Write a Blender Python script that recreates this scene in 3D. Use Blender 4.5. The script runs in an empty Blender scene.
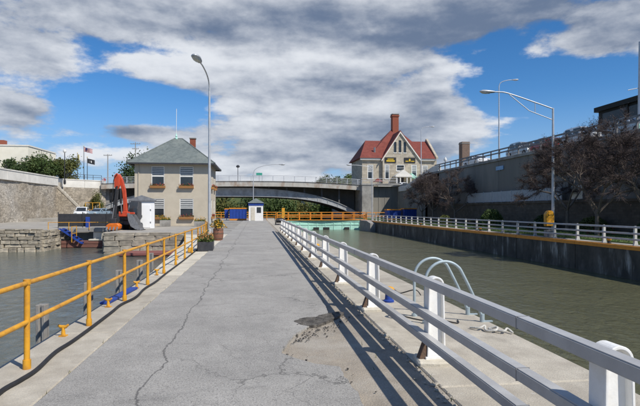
import bpy, bmesh, math, random
from mathutils import Vector, Matrix, noise as mnoise
R = math.radians
scene = bpy.context.scene
COL = scene.collection
random.seed(7)

# ------------------------------------------------------------------ camera
YAW = 7.3
cam_d = bpy.data.cameras.new('camera'); cam = bpy.data.objects.new('camera', cam_d); COL.objects.link(cam)
cam.location = (0, 0, 1.7); cam.rotation_euler = (R(90), 0, R(-YAW))
cam_d.sensor_width = 36; cam_d.lens = 28.125; cam_d.shift_y = 0.010; cam_d.clip_end = 6000; cam_d.clip_start = 0.05
scene.camera = cam

# ------------------------------------------------------------------ sun and sky
SUN_EL, SUN_AZ = 47.0, 137.0            # azimuth clockwise from +Y
sdir = Vector((math.sin(R(SUN_AZ))*math.cos(R(SUN_EL)), math.cos(R(SUN_AZ))*math.cos(R(SUN_EL)), math.sin(R(SUN_EL))))
sun_d = bpy.data.lights.new('sun', 'SUN'); sun_d.energy = 5.0; sun_d.angle = R(0.53); sun_d.color = (1.0, 0.95, 0.87)
sun = bpy.data.objects.new('sun', sun_d); COL.objects.link(sun)
sun.rotation_euler = (-sdir).to_track_quat('-Z', 'Y').to_euler(); sun.location = sdir*200
world = bpy.data.worlds.new('World'); scene.world = world; world.use_nodes = True
scene.view_settings.view_transform = 'Standard'; scene.view_settings.look = 'None'
scene.view_settings.exposure = -0.05; scene.view_settings.gamma = 1.0

CLOUDS = [(-15, 20.5, 8, 2.2, 0.14), (6, 20.8, 27, 3.4, 0.30), (4, 14.8, 17, 2.2, 0.20), (-24, 15.2, 5.5, 2.8, 0.22), (-25.5, 9.6, 5, 2.0, 0.20), (9, 9.8, 12, 3.6, 0.22), (20.5, 9.2, 6.5, 3.6, 0.20),
          (1, 5, 16, 2.0, 0.16), (-13, 8.3, 4.5, 1.0, 0.22), (38.5, 16.8, 6.5, 2.8, 0.22), (-13.0, 11.2, 6.5, 2.0, -0.28), (-18.5, 15.6, 2.5, 1.5, -0.10), (31.5, 12.8, 7.5, 2.2, -0.28), (33, 6, 8, 3, -0.10), (-26.5, 23, 3.0, 1.8, -0.3)]
# thicker, greyer bellies of the banks
DENSE = [(-8, 18.9, 16, 2.2, 0.58), (23, 20.5, 13, 2.8, 0.55), (14, 7.4, 12, 2.6, 0.48), (4, 13.0, 14, 1.0, 0.22), (2, 16.6, 14, 1.2, -0.15), (-6, 23, 10, 1.6, -0.1)]
def build_world():
    nt = world.node_tree; N = nt.nodes; L = nt.links; N.clear()
    def val(s, x):
        if isinstance(x, (int, float)): s.default_value = x
        elif isinstance(x, (tuple, list)): s.default_value = x
        else: L.new(x, s)
    def m(op, a, b=0.0, c=0.0, clamp=False):
        n = N.new('ShaderNodeMath'); n.operation = op; n.use_clamp = clamp
        val(n.inputs[0], a); val(n.inputs[1], b); val(n.inputs[2], c); return n.outputs[0]
    def comb(x, y, z):
        n = N.new('ShaderNodeCombineXYZ'); val(n.inputs[0], x); val(n.inputs[1], y); val(n.inputs[2], z); return n.outputs[0]
    def nz(v, sc, det, rough, dist=0.0, w=0.0):
        n = N.new('ShaderNodeTexNoise'); n.noise_dimensions = '4D'; L.new(v, n.inputs['Vector'])
        n.inputs['W'].default_value = w; n.inputs['Scale'].default_value = sc; n.inputs['Detail'].default_value = det
        n.inputs['Roughness'].default_value = rough; n.inputs['Distortion'].default_value = dist; return n.outputs[0]
    def step(x, a, b):
        n = N.new('ShaderNodeMapRange'); n.interpolation_type = 'SMOOTHSTEP'; val(n.inputs[0], x)
        n.inputs[1].default_value = a; n.inputs[2].default_value = b; n.inputs[3].default_value = 0; n.inputs[4].default_value = 1; return n.outputs[0]
    def mix(f, a, b):
        n = N.new('ShaderNodeMix'); n.data_type = 'RGBA'; val(n.inputs[0], f); val(n.inputs[6], a); val(n.inputs[7], b); return n.outputs[2]
    tc = N.new('ShaderNodeTexCoord'); sp = N.new('ShaderNodeSeparateXYZ'); L.new(tc.outputs['Generated'], sp.inputs[0])
    x, y, z = sp.outputs
    az = m('ARCTAN2', x, y); el = m('ARCSINE', z)
    # cumulus fields seen side-on: direction with stretched elevation, so banks flatten towards the horizon
    elw = m('POWER', m('MAXIMUM', m('ADD', el, 0.02), 0.001), 0.72)
    def pt(dx, dz, kx, kz): return comb(m('ADD', m('MULTIPLY', x, kx), dx), m('MULTIPLY', y, kx), m('ADD', m('MULTIPLY', elw, kz), dz))
    def pair(dx, dz): return pt(dx, dz*1.7, 1.7, 6.4), pt(dx, dz, 2.0, 4.0)
    P = pair(0, 0); P2 = pair(0.05, 0.17); P3 = pair(0.02, 0.06)
    def lumps(lst):
        tot = None
        # (azimuth deg, elevation deg, half width az, half width el, amount): where the banks and the blue gaps lie
        for a, e, wa, we, k in lst:
            d = m('ADD', m('POWER', m('ABSOLUTE', m('DIVIDE', m('SUBTRACT', az, R(a)), R(wa))), 2), m('POWER', m('ABSOLUTE', m('DIVIDE', m('SUBTRACT', el, R(e)), R(we))), 2))
            g = m('MULTIPLY', m('EXPONENT', m('MULTIPLY', d, -1)), k); tot = g if tot is None else m('ADD', tot, g)
        return tot
    tot = lumps(CLOUDS)
    def dens(p, det=9):
        big = nz(p[0], 1.25, 2, 0.5, 0.0, 3.7); mid = nz(p[0], 3.0, 3, 0.5, 0.0, 1.3); fine = nz(p[1], 6.5, det, 0.63, 0.1, 5.1)
        return m('ADD', m('ADD', m('MULTIPLY', big, 0.40), m('MULTIPLY', mid, 0.42)), m('MULTIPLY', fine, 0.32))
    d1 = m('ADD', dens(P), tot); d2 = m('ADD', dens(P2, 3), tot); d3 = m('ADD', dens(P3, 5), tot)
    mask = step(d1, 0.585, 0.672)
    slope = m('ADD', m('MULTIPLY', m('SUBTRACT', d1, d2), 2.4), m('MULTIPLY', m('SUBTRACT', d1, d3), 2.4))
    thick = step(d1, 0.64, 1.02)
    f = m('SUBTRACT', m('ADD', slope, 0.74), m('MULTIPLY', thick, 0.50))
    f = m('ADD', f, m('MULTIPLY', m('SUBTRACT', nz(P[0], 1.6, 3, 0.5, 0.0, 8.2), 0.5), 1.5))
    f = m('SUBTRACT', f, lumps(DENSE))
    f = step(f, -0.12, 1.32)
    cl = mix(f, (1.55, 2.1, 3.2, 1), (8.2, 8.5, 9.0, 1))
    sky = N.new('ShaderNodeTexSky'); sky.sky_type = 'NISHITA'; sky.sun_disc = False
    sky.sun_elevation = R(SUN_EL); sky.sun_rotation = R(SUN_AZ); sky.air_density = 0.8; sky.dust_density = 0.0; sky.ozone_density = 5.0
    hs = N.new('ShaderNodeHueSaturation'); hs.inputs['Saturation'].default_value = 1.22; hs.inputs['Value'].default_value = 1.32; hs.inputs['Hue'].default_value = 0.5
    L.new(sky.outputs[0], hs.inputs['Color'])
    low = m('MULTIPLY', m('SUBTRACT', 1.0, step(el, 0.0, R(13))), 0.88)
    clear = mix(low, hs.outputs[0], (3.0, 4.6, 6.9, 1))
    out = mix(m('MULTIPLY', mask, 0.97), clear, cl)
    bg = N.new('ShaderNodeBackground'); L.new(out, bg.inputs[0]); bg.inputs[1].default_value = 0.1
    wo = N.new('ShaderNodeOutputWorld'); L.new(bg.outputs[0], wo.inputs[0])
    world.cycles.sampling_method = 'MANUAL'; world.cycles.sample_map_resolution = 512
build_world()

# ------------------------------------------------------------------ materials
MATS = {}
def pmat(name, c1, c2=None, scale=3.0, rough=0.8, bump=0.0, bscale=None, metal=0.0, stretch=(1, 1, 1), detail=6, lo=0.35, hi=0.65, spec=0.4, extra=None, rand=0.0, c3=None, s3=0.5, coat=0.0):
    """Principled surface with a two-tone noise, optional large-scale third tone and bump."""
    mt = bpy.data.materials.new(name); mt.use_nodes = True; nt = mt.node_tree; N = nt.nodes; L = nt.links
    b = N['Principled BSDF']; b.inputs['Roughness'].default_value = rough; b.inputs['Metallic'].default_value = metal
    b.inputs['Specular IOR Level'].default_value = spec
    if coat: b.inputs['Coat Weight'].default_value = coat
    c2 = c2 or tuple(v*0.8 for v in c1)
    tc = N.new('ShaderNodeTexCoord'); mp = N.new('ShaderNodeMapping'); mp.inputs['Scale'].default_value = stretch
    L.new(tc.outputs['Object'], mp.inputs[0])
    nz = N.new('ShaderNodeTexNoise'); nz.inputs['Scale'].default_value = scale; nz.inputs['Detail'].default_value = detail; nz.inputs['Roughness'].default_value = 0.62
    L.new(mp.outputs[0], nz.inputs['Vector'])
    mr = N.new('ShaderNodeMapRange'); mr.inputs[1].default_value = lo; mr.inputs[2].default_value = hi; L.new(nz.outputs[0], mr.inputs[0])
    mx = N.new('ShaderNodeMix'); mx.data_type = 'RGBA'; L.new(mr.outputs[0], mx.inputs[0]); mx.inputs[6].default_value = (*c1, 1); mx.inputs[7].default_value = (*c2, 1)
    col = mx.outputs[2]
    if c3:
        n3 = N.new('ShaderNodeTexNoise'); n3.inputs['Scale'].default_value = s3; n3.inputs['Detail'].default_value = 5; n3.inputs['Roughness'].default_value = 0.65; L.new(mp.outputs[0], n3.inputs['Vector'])
        r3 = N.new('ShaderNodeMapRange'); r3.inputs[1].default_value = 0.48; r3.inputs[2].default_value = 0.68; L.new(n3.outputs[0], r3.inputs[0])
        m3 = N.new('ShaderNodeMix'); m3.data_type = 'RGBA'; L.new(r3.outputs[0], m3.inputs[0]); L.new(col, m3.inputs[6]); m3.inputs[7].default_value = (*c3, 1); col = m3.outputs[2]
    if rand:
        oi = N.new('ShaderNodeObjectInfo'); hs = N.new('ShaderNodeHueSaturation'); mv = N.new('ShaderNodeMapRange')
        mv.inputs[3].default_value = 1-rand; mv.inputs[4].default_value = 1+rand; L.new(oi.outputs['Random'], mv.inputs[0]); L.new(mv.outputs[0], hs.inputs['Value']); L.new(col, hs.inputs['Color']); col = hs.outputs[0]
    if extra: col = extra(nt, mp.outputs[0], col)
    L.new(col, b.inputs['Base Color'])
    if bump:
        nb = N.new('ShaderNodeTexNoise'); nb.inputs['Scale'].default_value = bscale or scale*4; nb.inputs['Detail'].default_value = 6; L.new(mp.outputs[0], nb.inputs['Vector'])
        bp = N.new('ShaderNodeBump'); bp.inputs['Strength'].default_value = bump; bp.inputs['Distance'].default_value = 0.02; L.new(nb.outputs[0], bp.inputs['Height']); L.new(bp.outputs[0], b.inputs['Normal'])
    MATS[name] = mt; return mt

def cracks(scale, width, colour, warp=0.35, keep=0.5, kscale=0.35):
    """Irregular dark crack lines: warped Voronoi cell borders, present only in patches."""
    def f(nt, vec, col):
        N, L = nt.nodes, nt.links
        nw = N.new('ShaderNodeTexNoise'); nw.inputs['Scale'].default_value = scale*1.8; nw.inputs['Detail'].default_value = 8; nw.inputs['Roughness'].default_value = 0.7; L.new(vec, nw.inputs['Vector'])
        sub = N.new('ShaderNodeVectorMath'); sub.operation = 'SUBTRACT'; L.new(nw.outputs['Color'], sub.inputs[0]); sub.inputs[1].default_value = (.5, .5, .5)
        sc = N.new('ShaderNodeVectorMath'); sc.operation = 'SCALE'; L.new(sub.outputs[0], sc.inputs[0]); sc.inputs['Scale'].default_value = warp/scale*1.6
        ad = N.new('ShaderNodeVectorMath'); L.new(vec, ad.inputs[0]); L.new(sc.outputs[0], ad.inputs[1])
        vo = N.new('ShaderNodeTexVoronoi'); vo.feature = 'DISTANCE_TO_EDGE'; vo.voronoi_dimensions = '2D'; vo.inputs['Scale'].default_value = scale; L.new(ad.outputs[0], vo.inputs['Vector'])
        mr = N.new('ShaderNodeMapRange'); mr.inputs[1].default_value = width*0.3; mr.inputs[2].default_value = width; mr.inputs[3].default_value = 1; mr.inputs[4].default_value = 0; L.new(vo.outputs['Distance'], mr.inputs[0])
        nk = N.new('ShaderNodeTexNoise'); nk.inputs['Scale'].default_value = kscale; nk.inputs['Detail'].default_value = 3; L.new(vec, nk.inputs['Vector'])
        kr = N.new('ShaderNodeMapRange'); kr.inputs[1].default_value = keep-.06; kr.inputs[2].default_value = keep+.08; L.new(nk.outputs[0], kr.inputs[0])
        mu = N.new('ShaderNodeMath'); mu.operation = 'MULTIPLY'; L.new(mr.outputs[0], mu.inputs[0]); L.new(kr.outputs[0], mu.inputs[1])
        mx = N.new('ShaderNodeMix'); mx.data_type = 'RGBA'; L.new(mu.outputs[0], mx.inputs[0]); L.new(col, mx.inputs[6]); mx.inputs[7].default_value = (*colour, 1)
        return mx.outputs[2]
    return f
def chain(*fs):
    def g(nt, vec, col):
        for f in fs: col = f(nt, vec, col)
        return col
    return g
def speckle(scale, amount, colour):
    def f(nt, vec, col):
        N, L = nt.nodes, nt.links
        n = N.new('ShaderNodeTexNoise'); n.inputs['Scale'].default_value = scale; n.inputs['Detail'].default_value = 2; L.new(vec, n.inputs['Vector'])
        r = N.new('ShaderNodeMapRange'); r.inputs[1].default_value = 0.5; r.inputs[2].default_value = 0.75; r.inputs[4].default_value = amount; L.new(n.outputs[0], r.inputs[0])
        mx = N.new('ShaderNodeMix'); mx.data_type = 'RGBA'; L.new(r.outputs[0], mx.inputs[0]); L.new(col, mx.inputs[6]); mx.inputs[7].default_value = (*colour, 1); return mx.outputs[2]
    return f
def stones(scale, joint, jw=0.05, var=0.35, stretch=(1, 1, 1)):
    """Small masonry too far off to model: Voronoi cells with tone changes and dark joints."""
    def f(nt, vec, col):
        N, L = nt.nodes, nt.links
        mp = N.new('ShaderNodeMapping'); mp.inputs['Scale'].default_value = stretch; L.new(vec, mp.inputs[0])
        vo = N.new('ShaderNodeTexVoronoi'); vo.inputs['Scale'].default_value = scale; L.new(mp.outputs[0], vo.inputs['Vector'])
        ve = N.new('ShaderNodeTexVoronoi'); ve.feature = 'DISTANCE_TO_EDGE'; ve.inputs['Scale'].default_value = scale; L.new(mp.outputs[0], ve.inputs['Vector'])
        sx = N.new('ShaderNodeSeparateColor'); L.new(vo.outputs['Color'], sx.inputs[0])
        hv = N.new('ShaderNodeHueSaturation'); rr = N.new('ShaderNodeMapRange'); rr.inputs[3].default_value = 1-var; rr.inputs[4].default_value = 1+var; L.new(sx.outputs[0], rr.inputs[0]); L.new(rr.outputs[0], hv.inputs['Value']); L.new(col, hv.inputs['Color'])
        mr = N.new('ShaderNodeMapRange'); mr.inputs[1].default_value = jw*.4; mr.inputs[2].default_value = jw; mr.inputs[3].default_value = 1; mr.inputs[4].default_value = 0; L.new(ve.outputs['Distance'], mr.inputs[0])
        mx = N.new('ShaderNodeMix'); mx.data_type = 'RGBA'; L.new(mr.outputs[0], mx.inputs[0]); L.new(hv.outputs[0], mx.inputs[6]); mx.inputs[7].default_value = (*joint, 1); return mx.outputs[2]
    return f

def blocks(w, h, joint=.45, var=.25):
    """coursed ashlar drawn with the brick texture on the wall's own plane"""
    def f(nt, vec, col):
        N, L = nt.nodes, nt.links
        sp = N.new('ShaderNodeSeparateXYZ'); L.new(vec, sp.inputs[0]); ad = N.new('ShaderNodeMath'); L.new(sp.outputs[0], ad.inputs[0]); L.new(sp.outputs[1], ad.inputs[1])
        cb = N.new('ShaderNodeCombineXYZ'); L.new(ad.outputs[0], cb.inputs[0]); L.new(sp.outputs[2], cb.inputs[1])
        br = N.new('ShaderNodeTexBrick'); br.inputs['Scale'].default_value = 1; br.inputs['Brick Width'].default_value = w; br.inputs['Row Height'].default_value = h; br.inputs['Mortar Size'].default_value = .018
        br.inputs['Color1'].default_value = (1-var,)*3+(1,); br.inputs['Color2'].default_value = (1+var*.4,)*3+(1,); br.inputs['Mortar'].default_value = (joint,)*3+(1,); L.new(cb.outputs[0], br.inputs['Vector'])
        mx = N.new('ShaderNodeMix'); mx.data_type = 'RGBA'; mx.blend_type = 'MULTIPLY'; mx.inputs[0].default_value = 1; L.new(col, mx.inputs[6]); L.new(br.outputs['Color'], mx.inputs[7]); return mx.outputs[2]
    return f
def seam(x0, width, colour):
    """the long wandering crack along a paving lane joint"""
    def f(nt, vec, col):
        N, L = nt.nodes, nt.links
        sp = N.new('ShaderNodeSeparateXYZ'); L.new(vec, sp.inputs[0])
        n = N.new('ShaderNodeTexNoise'); n.inputs['Scale'].default_value = .8; n.inputs['Detail'].default_value = 9; n.inputs['Roughness'].default_value = .68; L.new(vec, n.inputs['Vector'])
        a = N.new('ShaderNodeMath'); a.operation = 'MULTIPLY_ADD'; L.new(n.outputs[0], a.inputs[0]); a.inputs[1].default_value = .55; L.new(sp.outputs[0], a.inputs[2])
        d = N.new('ShaderNodeMath'); d.operation = 'SUBTRACT'; L.new(a.outputs[0], d.inputs[0]); d.inputs[1].default_value = x0+.275
        ab = N.new('ShaderNodeMath'); ab.operation = 'ABSOLUTE'; L.new(d.outputs[0], ab.inputs[0])
        r = N.new('ShaderNodeMapRange'); r.inputs[1].default_value = width*.35; r.inputs[2].default_value = width; r.inputs[3].default_value = .85; r.inputs[4].default_value = 0; L.new(ab.outputs[0], r.inputs[0])
        mx = N.new('ShaderNodeMix'); mx.data_type = 'RGBA'; L.new(r.outputs[0], mx.inputs[0]); L.new(col, mx.inputs[6]); mx.inputs[7].default_value = (*colour, 1); return mx.outputs[2]
    return f
def streaks(stretch, scale, lo, hi, amount, colour):
    """stains and wear drawn out along one direction"""
    def f(nt, vec, col):
        N, L = nt.nodes, nt.links
        mp = N.new('ShaderNodeMapping'); mp.inputs['Scale'].default_value = stretch; mp.inputs['Location'].default_value = (3.1, 1.7, 0); L.new(vec, mp.inputs[0])
        n = N.new('ShaderNodeTexNoise'); n.inputs['Scale'].default_value = scale; n.inputs['Detail'].default_value = 7; n.inputs['Roughness'].default_value = .68; L.new(mp.outputs[0], n.inputs['Vector'])
        r = N.new('ShaderNodeMapRange'); r.inputs[1].default_value = lo; r.inputs[2].default_value = hi; r.inputs[4].default_value = amount; L.new(n.outputs[0], r.inputs[0])
        mx = N.new('ShaderNodeMix'); mx.data_type = 'RGBA'; L.new(r.outputs[0], mx.inputs[0]); L.new(col, mx.inputs[6]); mx.inputs[7].default_value = (*colour, 1); return mx.outputs[2]
    return f
asphalt = pmat('asphalt', (.365, .348, .318), (.28, .268, .246), 1.3, .93, .5, 120, c3=(.41, .39, .355), s3=.4,
               extra=chain(streaks((1, .35, 1), 1.1, .52, .68, .5, (.22, .21, .195)), streaks((.35, 1.2, 1), 1.0, .58, .70, .6, (.15, .145, .135)), streaks((1, 1, 1), 9, .50, .72, .45, (.20, .19, .175)), speckle(55, .8, (.12, .115, .11)), speckle(85, .7, (.56, .54, .50)),
                           cracks(.36, .006, (.14, .135, .125), .35, .49, .3), cracks(1.3, .011, (.15, .145, .135), .25, .57, .3), seam(-1.05, .016, (.11, .105, .10))))
tar = pmat('broken_asphalt', (.05, .045, .04), (.16, .145, .125), 9, .95, 1.0, 40, rand=.0)
concrete = pmat('concrete', (.52, .475, .39), (.41, .37, .30), 3.5, .9, .35, 60, c3=(.36, .32, .26), s3=1.1, extra=chain(streaks((1, .5, 1), 2.2, .56, .68, .55, (.27, .24, .195)), streaks((1, 1, 1), 5, .62, .70, .55, (.62, .60, .54)), speckle(75, .55, (.25, .225, .19)), speckle(40, .3, (.28, .26, .23)), cracks(.5, .008, (.16, .15, .13), .4, .56)), rand=.06)
pale_concrete = pmat('pale_concrete', (.68, .63, .52), (.57, .525, .43), 3, .9, .3, 60, c3=(.45, .41, .33), s3=.8, extra=chain(streaks((1, .5, 1), 2.2, .58, .7, .5, (.36, .325, .265)), speckle(60, .4, (.36, .33, .28))), rand=.05)
tan_base = pmat('worn_tan_concrete', (.36, .31, .245), (.27, .235, .19), 3.0, .95, .6, 60, c3=(.40, .365, .31), s3=.9, extra=chain(speckle(70, .55, (.15, .13, .11)), speckle(45, .4, (.48, .44, .38)), cracks(.9, .02, (.10, .09, .08), .5, .5)))
old_concrete = pmat('weathered_concrete', (.34, .325, .295), (.24, .23, .21), 1.5, .9, .3, 20, c3=(.17, .16, .145), s3=.4, rand=.08)

def lockwall_extra(nt, vec, col):
    N, L = nt.nodes, nt.links
    mp = N.new('ShaderNodeMapping'); mp.inputs['Scale'].default_value = (1, .8, .22); L.new(vec, mp.inputs[0])
    n = N.new('ShaderNodeTexNoise'); n.inputs['Scale'].default_value = 1.9; n.inputs['Detail'].default_value = 9; n.inputs['Roughness'].default_value = .7; L.new(mp.outputs[0], n.inputs['Vector'])
    r = N.new('ShaderNodeMapRange'); r.inputs[1].default_value = .53; r.inputs[2].default_value = .64; r.inputs[4].default_value = .75; L.new(n.outputs[0], r.inputs[0])
    n2 = N.new('ShaderNodeTexNoise'); n2.inputs['Scale'].default_value = 1.6; n2.inputs['Detail'].default_value = 5; L.new(vec, n2.inputs['Vector'])
    r2 = N.new('ShaderNodeMapRange'); r2.inputs[1].default_value = .42; r2.inputs[2].default_value = .6; L.new(n2.outputs[0], r2.inputs[0])
    mu = N.new('ShaderNodeMath'); mu.operation = 'MULTIPLY'; L.new(r.outputs[0], mu.inputs[0]); L.new(r2.outputs[0], mu.inputs[1])
    mx = N.new('ShaderNodeMix'); mx.data_type = 'RGBA'; L.new(mu.outputs[0], mx.inputs[0]); L.new(col, mx.inputs[6]); mx.inputs[7].default_value = (.50, .48, .43, 1); return mx.outputs[2]
lockwall = pmat('stained_lock_concrete', (.10, .092, .075), (.045, .042, .035), 1.3, .9, .4, 14, stretch=(1, 1, .55), c3=(.16, .145, .12), s3=.5, extra=lockwall_extra)
lining = pmat('retaining_concrete', (.24, .225, .195), (.17, .16, .14), .7, .9, .2, 12, stretch=(1, 1, .2), c3=(.18, .17, .15), s3=.25, rand=.06)
brownstone = pmat('brown_stone_wall', (.13, .105, .08), (.085, .07, .055), 1.2, .95, .5, 10, extra=blocks(.42, .19, .8, .25))
rubble = pmat('rubble_stone', (.43, .37, .285), (.29, .245, .185), 1.3, .95, .8, 9, c3=(.46, .42, .36), s3=.2, extra=chain(stones(4.2, (.20, .175, .14), .06, .28, (1, .6, 1.3)), speckle(1.3, .35, (.22, .19, .15))))
blockstone = pmat('cut_limestone', (.42, .375, .295), (.29, .26, .205), 3.2, .95, .6, 18, c3=(.22, .20, .165), s3=1.1, rand=.22)
slabstone = pmat('slab_limestone', (.46, .405, .31), (.31, .27, .205), 3.0, .95, .7, 16, c3=(.24, .21, .17), s3=1.2, rand=.25)
mortar = pmat('stone_backing', (.12, .105, .085), (.08, .07, .06), 3, .95, .5)
cap_white = pmat('white_parapet_concrete', (.72, .69, .62), (.60, .57, .51), .8, .85, .15, 12, c3=(.52, .49, .43), s3=.3)
yellow = pmat('yellow_paint', (.72, .36, .025), (.62, .29, .02), 6, .45, .1, 40, c3=(.42, .19, .03), s3=5, spec=.5)
orange = pmat('orange_paint', (.78, .30, .03), (.66, .24, .025), 5, .5, .08, 30)
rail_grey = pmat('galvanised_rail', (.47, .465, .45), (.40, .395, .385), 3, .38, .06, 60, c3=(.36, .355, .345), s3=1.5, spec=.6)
dull_rail = pmat('dull_steel_rail', (.22, .22, .22), (.15, .15, .15), 3, .6, .05, 60, metal=.2)  # one even darker grey for the upper road railing
clean_white = pmat('clean_white_panel', (.82, .82, .81), (.78, .78, .77), 2, .5)
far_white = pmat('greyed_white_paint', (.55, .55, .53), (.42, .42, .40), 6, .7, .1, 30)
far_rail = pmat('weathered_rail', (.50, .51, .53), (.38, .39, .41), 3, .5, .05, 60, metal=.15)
white_paint = pmat('white_paint', (.84, .835, .81), (.76, .755, .73), 7, .55, .1, 40, c3=(.74, .72, .67), s3=6)
rust = pmat('rusty_steel', (.10, .075, .06), (.17, .10, .06), 9, .9, .4, 40)
black = pmat('black_rubber', (.018, .018, .02), (.03, .03, .032), 8, .6, .1)
dark_steel = pmat('dark_steel', (.045, .045, .05), (.07, .07, .075), 6, .5, .1, metal=.3)
steel = pmat('bare_steel', (.34, .34, .34), (.22, .22, .225), 4, .45, .1, metal=.5)
lamp_metal = pmat('lamp_aluminium', (.55, .56, .57), (.46, .47, .48), 4, .45, .05, metal=.3)
lamp_glass = pmat('lamp_lens', (.62, .63, .60), (.52, .53, .5), 5, .25)
timber = pmat('weathered_timber', (.34, .32, .29), (.22, .205, .185), 6, .95, .5, 30, stretch=(6, 6, .6))
blue = pmat('blue_paint', (.02, .065, .33), (.018, .05, .26), 3, .5, .05, 20)
mint = pmat('mint_paint', (.48, .80, .66), (.42, .72, .59), 2, .55, .1, 10, c3=(.34, .58, .47), s3=1.2)
stucco = pmat('beige_stucco', (.55, .485, .38), (.50, .44, .34), 1.5, .92, .3, 35, c3=(.46, .40, .31), s3=.5)
side_stucco = stucco
shingle = pmat('grey_shingle', (.17, .195, .185), (.11, .13, .125), 3.0, .9, .4, 25, stretch=(1, 1, 1), c3=(.20, .22, .20), s3=.8, extra=speckle(14, .5, (.09, .10, .10)))
red_roof = pmat('red_shingle', (.205, .05, .036), (.155, .038, .028), 1.5, .85, .3, 14, c3=(.23, .062, .046), s3=.5)
brick = pmat('red_brick', (.30, .09, .05), (.22, .065, .04), 6, .9, .4, 20)
trim = pmat('cream_trim', (.74, .71, .63), (.66, .63, .56), 4, .7)
ashlar = pmat('pale_ashlar', (.50, .44, .34), (.40, .35, .27), 1.4, .92, .4, 8, extra=blocks(.95, .42, .72, .22))
glass = pmat('dark_glass', (.025, .03, .035), (.04, .045, .05), 1.5, .08, spec=.6)
blind = pmat('white_blind', (.66, .66, .63), (.55, .55, .53), 4, .8)
win_white = pmat('window_paint', (.78, .77, .73), (.7, .69, .65), 6, .6)
woodbox = pmat('orange_wood', (.42, .20, .07), (.32, .15, .05), 5, .8, .2, stretch=(1, 6, 6))
barrel_wood = pmat('barrel_wood', (.27, .12, .075), (.19, .085, .055), 5, .85, .3, stretch=(5, 5, .8))
cream = pmat('cream_wall', (.83, .78, .64), (.76, .71, .57), 1, .85, .1)
grassm = pmat('lawn', (.085, .15, .03), (.055, .10, .022), 4, .95, .5, 30, c3=(.13, .15, .05), s3=.6)
earth = pmat('earth', (.17, .145, .105), (.12, .105, .08), .6, .95, .4, 8)
gravel = pmat('pale_gravel', (.40, .375, .33), (.31, .29, .255), 1.6, .95, .5, 30, c3=(.26, .24, .21), s3=.3)
bark = pmat('bark', (.20, .165, .135), (.12, .098, .08), 5, .95, .6, 20, stretch=(3, 3, .6))
twig = pmat('purple_brown_twig', (.115, .088, .078), (.08, .06, .054), 2, .95)
dryleaf = pmat('bronze_leaf', (.088, .055, .05), (.055, .04, .037), 1.7, .85, lo=.3, hi=.7)
def leafmat(name, a, b, c):
    m_ = pmat(name, a, b, 1.3, .7, 0, c3=c, s3=.55, rand=.1); return m_
leaf = leafmat('green_leaf', (.065, .11, .022), (.035, .065, .014), (.105, .14, .03))
leaf_dark = leafmat('dark_green_leaf', (.045, .08, .02), (.025, .048, .013), (.075, .10, .025))
leaf_olive = leafmat('olive_leaf', (.10, .115, .025), (.06, .075, .018), (.15, .13, .03))
flower_red = pmat('red_petals', (.50, .04, .05), (.36, .03, .04), 8, .7)
flower_yellow = pmat('golden_petals', (.66, .36, .03), (.5, .26, .02), 8, .7)
flower_pink = pmat('pink_petals', (.45, .12, .17), (.34, .08, .12), 8, .7)
excav_red = pmat('orange_red_paint', (.58, .075, .025), (.47, .055, .02), 4, .45, .05, spec=.5)
excav_orange = pmat('bright_orange_paint', (.78, .19, .02), (.62, .14, .015), 4, .5)
car_white = pmat('white_car_paint', (.72, .73, .74), (.68, .69, .70), 1, .25, coat=.6)
car_silver = pmat('silver_car_paint', (.42, .44, .46), (.38, .40, .42), 1, .25, metal=.4, coat=.6)
car_red = pmat('red_car_paint', (.34, .03, .03), (.30, .025, .025), 1, .25, coat=.6)
car_blue = pmat('pale_blue_car_paint', (.34, .44, .52), (.30, .40, .48), 1, .25, metal=.3, coat=.6)
red_lens = pmat('red_lens', (.5, .02, .02), None, 2, .3)
girder = pmat('grey_girder_paint', (.40, .41, .41), (.32, .33, .33), 1.2, .7, .1, 8, c3=(.24, .235, .225), s3=.6)
dark_girder = pmat('shade_dark_steel', (.10, .10, .10), (.07, .07, .07), 1, .8, .1)  # shade under the deck is put into this steel's colour
deckc = pmat('bridge_deck_concrete', (.50, .475, .42), (.40, .38, .335), 1.2, .9, .2, 8, stretch=(1, 1, .5), c3=(.30, .22, .16), s3=.7)
dark_clad = pmat('dark_cladding', (.012, .016, .015), (.008, .011, .010), 1, .6, spec=.2)
dark_panel = pmat('dark_window_panel', (.028, .034, .034), (.02, .024, .026), 1, .35)
sign_black = pmat('black_sign', (.02, .02, .018), None, 2, .6)
sign_yellow = pmat('sign_yellow', (.75, .5, .03), None, 2, .6)
panel_fence = pmat('pale_mesh_panel', (.42, .44, .45), (.36, .38, .39), 2, .6)
net_black = pmat('black_mesh', (.025, .027, .032), (.04, .04, .045), 3, .8)
sill_wood = pmat('red_brown_timber', (.22, .10, .075), (.15, .07, .055), 3, .9, .4, 20, stretch=(.6, 5, 5))
red_raft = pmat('faded_red_boards', (.26, .10, .085), (.19, .075, .065), 3, .9, .3, 20, stretch=(1, 5, 5))
rope_m = pmat('white_rope', (.62, .60, .54), (.48, .46, .41), 20, .9, .5, 90)

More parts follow.
